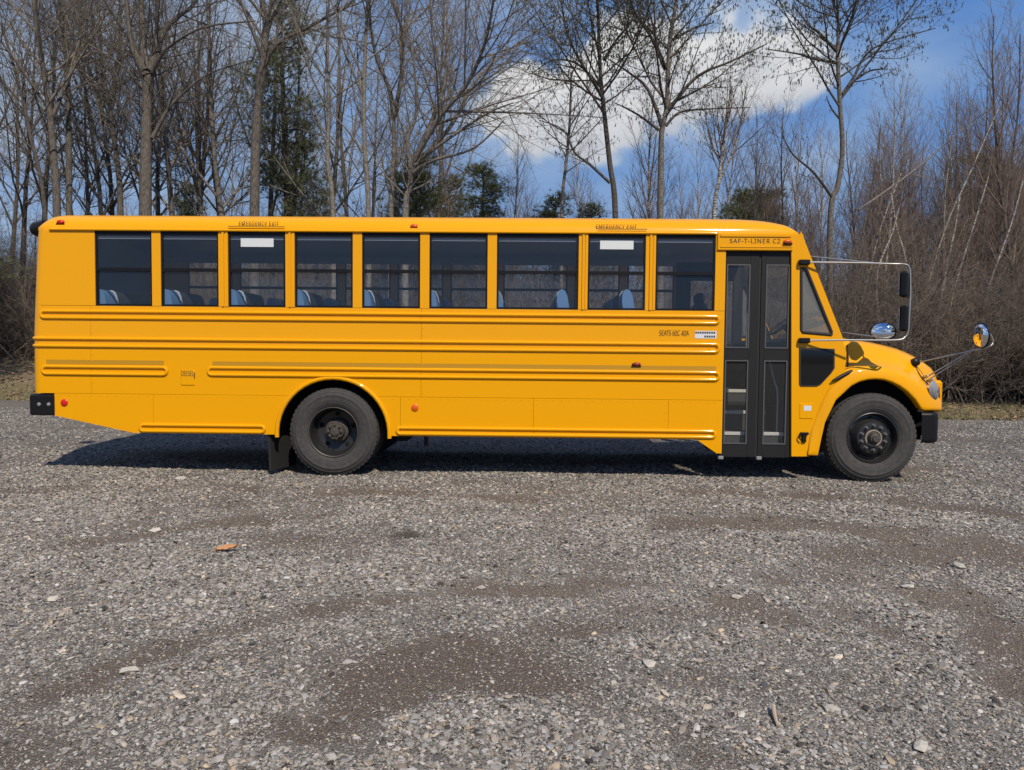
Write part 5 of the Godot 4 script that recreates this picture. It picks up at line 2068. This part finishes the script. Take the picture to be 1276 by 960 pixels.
# dead leaves on the bank and dry grass along the edge of the lot
func build_litter(r: RandomNumberGenerator) -> void:
	var lf := MB.new()
	lf.tri(Vector3(-0.05, 0, 0), Vector3(0, 0.012, -0.035), Vector3(0.055, 0.0, 0))
	lf.tri(Vector3(-0.05, 0, 0), Vector3(0.055, 0.0, 0), Vector3(0, 0.016, 0.035))
	var list := []
	for k in 26000:
		var x := r.randf_range(-30.0, 26.0)
		var e := edge_z(x)
		var z := e + 0.3 - pow(r.randf(), 1.3) * 13.0
		var s := r.randf_range(0.6, 1.5)
		list.append([Transform3D(Basis.from_euler(Vector3(r.randf_range(-0.5, 0.5), r.randf() * TAU, r.randf_range(-0.5, 0.5))).scaled(Vector3.ONE * s), Vector3(x, ground_y(x, z) + 0.012, z)), r.randf_range(0.45, 1.6)])
	var root := Node3D.new()
	root.name = "leaf_litter"
	tag(root, "dead brown leaves strewn over the bank under the trees", "leaves", "", "stuff")
	add_child(root)
	scatter(root, "dead_leaves", lf.mesh(), list, Color(0.24, 0.165, 0.10))
	var gm := MB.new()
	var rr := RandomNumberGenerator.new()
	rr.seed = 61
	for k in 16:
		var p := Vector3(rr.randf_range(-0.10, 0.10), -0.01, rr.randf_range(-0.10, 0.10))
		var d := Vector3(rr.randf_range(-0.6, 0.6), 1.0, rr.randf_range(-0.6, 0.6)).normalized() * rr.randf_range(0.05, 0.13)
		var s := Vector3(rr.randf_range(-1, 1), 0, rr.randf_range(-1, 1)).normalized() * 0.005
		gm.tri(p - s, p + s, p + d)
	var green := []
	var dry := []
	for k in 26000:
		var x := r.randf_range(-24.0, 26.0)
		var right := sstep(0.0, 8.0, x)
		var z := edge_z(x) + 0.25 - pow(r.randf(), 1.4) * lerpf(2.5, 4.6, right)
		if r.randf() > lerpf(0.35, 1.0, right) * (0.55 + nz2.get_noise_2d(x * 25.0, z * 25.0)):
			continue
		var s := r.randf_range(0.5, 1.2)
		var q := [Transform3D(Basis(Vector3.UP, r.randf() * TAU).scaled(Vector3.ONE * s), Vector3(x, ground_y(x, z), z)), r.randf_range(0.7, 1.3)]
		if r.randf() < 0.36:
			green.append(q)
		else:
			dry.append(q)
	var gr := Node3D.new()
	gr.name = "grass"
	tag(gr, "short dry yellowish grass along the edge of the gravel", "grass", "", "stuff")
	add_child(gr)
	scatter(gr, "green_blades", gm.mesh(), green, Color(0.10, 0.125, 0.035))
	scatter(gr, "dry_blades", gm.mesh(), dry, Color(0.30, 0.245, 0.135))

# ================================================================ SMALL THINGS ON THE LOT
func build_small_things() -> void:
	var r := RandomNumberGenerator.new()
	r.seed = 71
	var pale := [[225, 597, 0.05], [160, 836, 0.030], [193, 661, 0.035], [66, 748, 0.03], [235, 752, 0.028], [809, 830, 0.035], [1037, 885, 0.028], [1147, 932, 0.03], [1132, 730, 0.032], [1194, 706, 0.04], [918, 742, 0.025], [600, 730, 0.024], [924, 893, 0.02], [48, 651, 0.035]]
	for i in pale.size():
		var q: Array = pale[i]
		var p := G(q[0], q[1])
		var o := MeshInstance3D.new()
		o.name = numbered("stone")
		o.mesh = stone_mesh(700 + i, 0.6)
		var g := r.randf_range(0.36, 0.52)
		o.material_override = mat(g, g * 0.93, g * 0.80, 0.9)
		o.scale = Vector3(1.5, 1.0, 1.1) * q[2]
		o.rotation.y = r.randf() * TAU
		o.position = Vector3(p.x, ground_y(p.x, p.z) + q[2] * 0.35, p.z)
		add_child(o)
		tag(o, "pale rounded stone larger than the gravel around it", "stone", "larger pale stones on the lot")
	# dry oak leaf
	var p := G(282, 687)
	var b := MB.new()
	var rim := []
	for k in 15:
		var t := k / 14.0
		rim.append(Vector2(t * 0.15 - 0.075, (0.008 + 0.030 * sin(PI * t)) * (0.62 + 0.45 * absf(sin(t * PI * 3.0)))))
	for k in 14:
		for s in [-1.0, 1.0]:
			var a := Vector3(rim[k].x, 0.03 * rim[k].x * 4.0 * rim[k].x, 0)
			var d := Vector3(rim[k + 1].x, 0.0, 0)
			var e := Vector3(rim[k + 1].x, 0.022, s * rim[k + 1].y)
			var f := Vector3(rim[k].x, 0.020, s * rim[k].y)
			b.quad(a, d, e, f)
	b.tube(V3([Vector3(-0.065, 0, 0), Vector3(-0.10, 0.012, 0.01)]), same(2, 0.002), 5)
	var o := thing("dry_leaf", Vector3(p.x, ground_y(p.x, p.z) + 0.02, p.z), "curled orange brown oak leaf lying on the gravel", "leaf")
	leaf(o, "blade", b.mesh(), mat(0.42, 0.21, 0.09, 0.8))
	o.rotation = Vector3(0.25, 0.4, 0.1)
	# stick
	p = G(964, 897)
	b = MB.new()
	b.tube(curve([Vector3(-0.008, 0.008, 0.07), Vector3(0.004, 0.012, 0.0), Vector3(0.022, 0.016, -0.07)], 4), PackedFloat32Array([0.005, 0.007, 0.008, 0.008, 0.009, 0.009, 0.010, 0.009, 0.007]), 7)
	o = thing("stick", Vector3(p.x, ground_y(p.x, p.z) + 0.006, p.z), "short pale broken stick lying on the gravel", "stick")
	leaf(o, "wood", b.mesh(), mat(0.42, 0.33, 0.23, 0.9))
	# clump of dead weeds
	p = G(507, 668)
	b = MB.new()
	for k in 150:
		var q := Vector3(r.randfn(0, 0.06), 0.0, r.randfn(0, 0.05))
		var d := Vector3(r.randf_range(-1, 1), r.randf_range(0.3, 1.2), r.randf_range(-1, 1)).normalized() * r.randf_range(0.03, 0.08)
		var s := d.cross(Vector3(0.3, 0.5, 0.8)).normalized() * 0.003
		b.tri(q - s, q + s, q + d)
	o = thing("weed_clump", Vector3(p.x, ground_y(p.x, p.z) + 0.005, p.z), "dark clump of dead weeds on the gravel in front of the bus", "weeds")
	leaf(o, "stalks", b.mesh(), M.twig_dark)
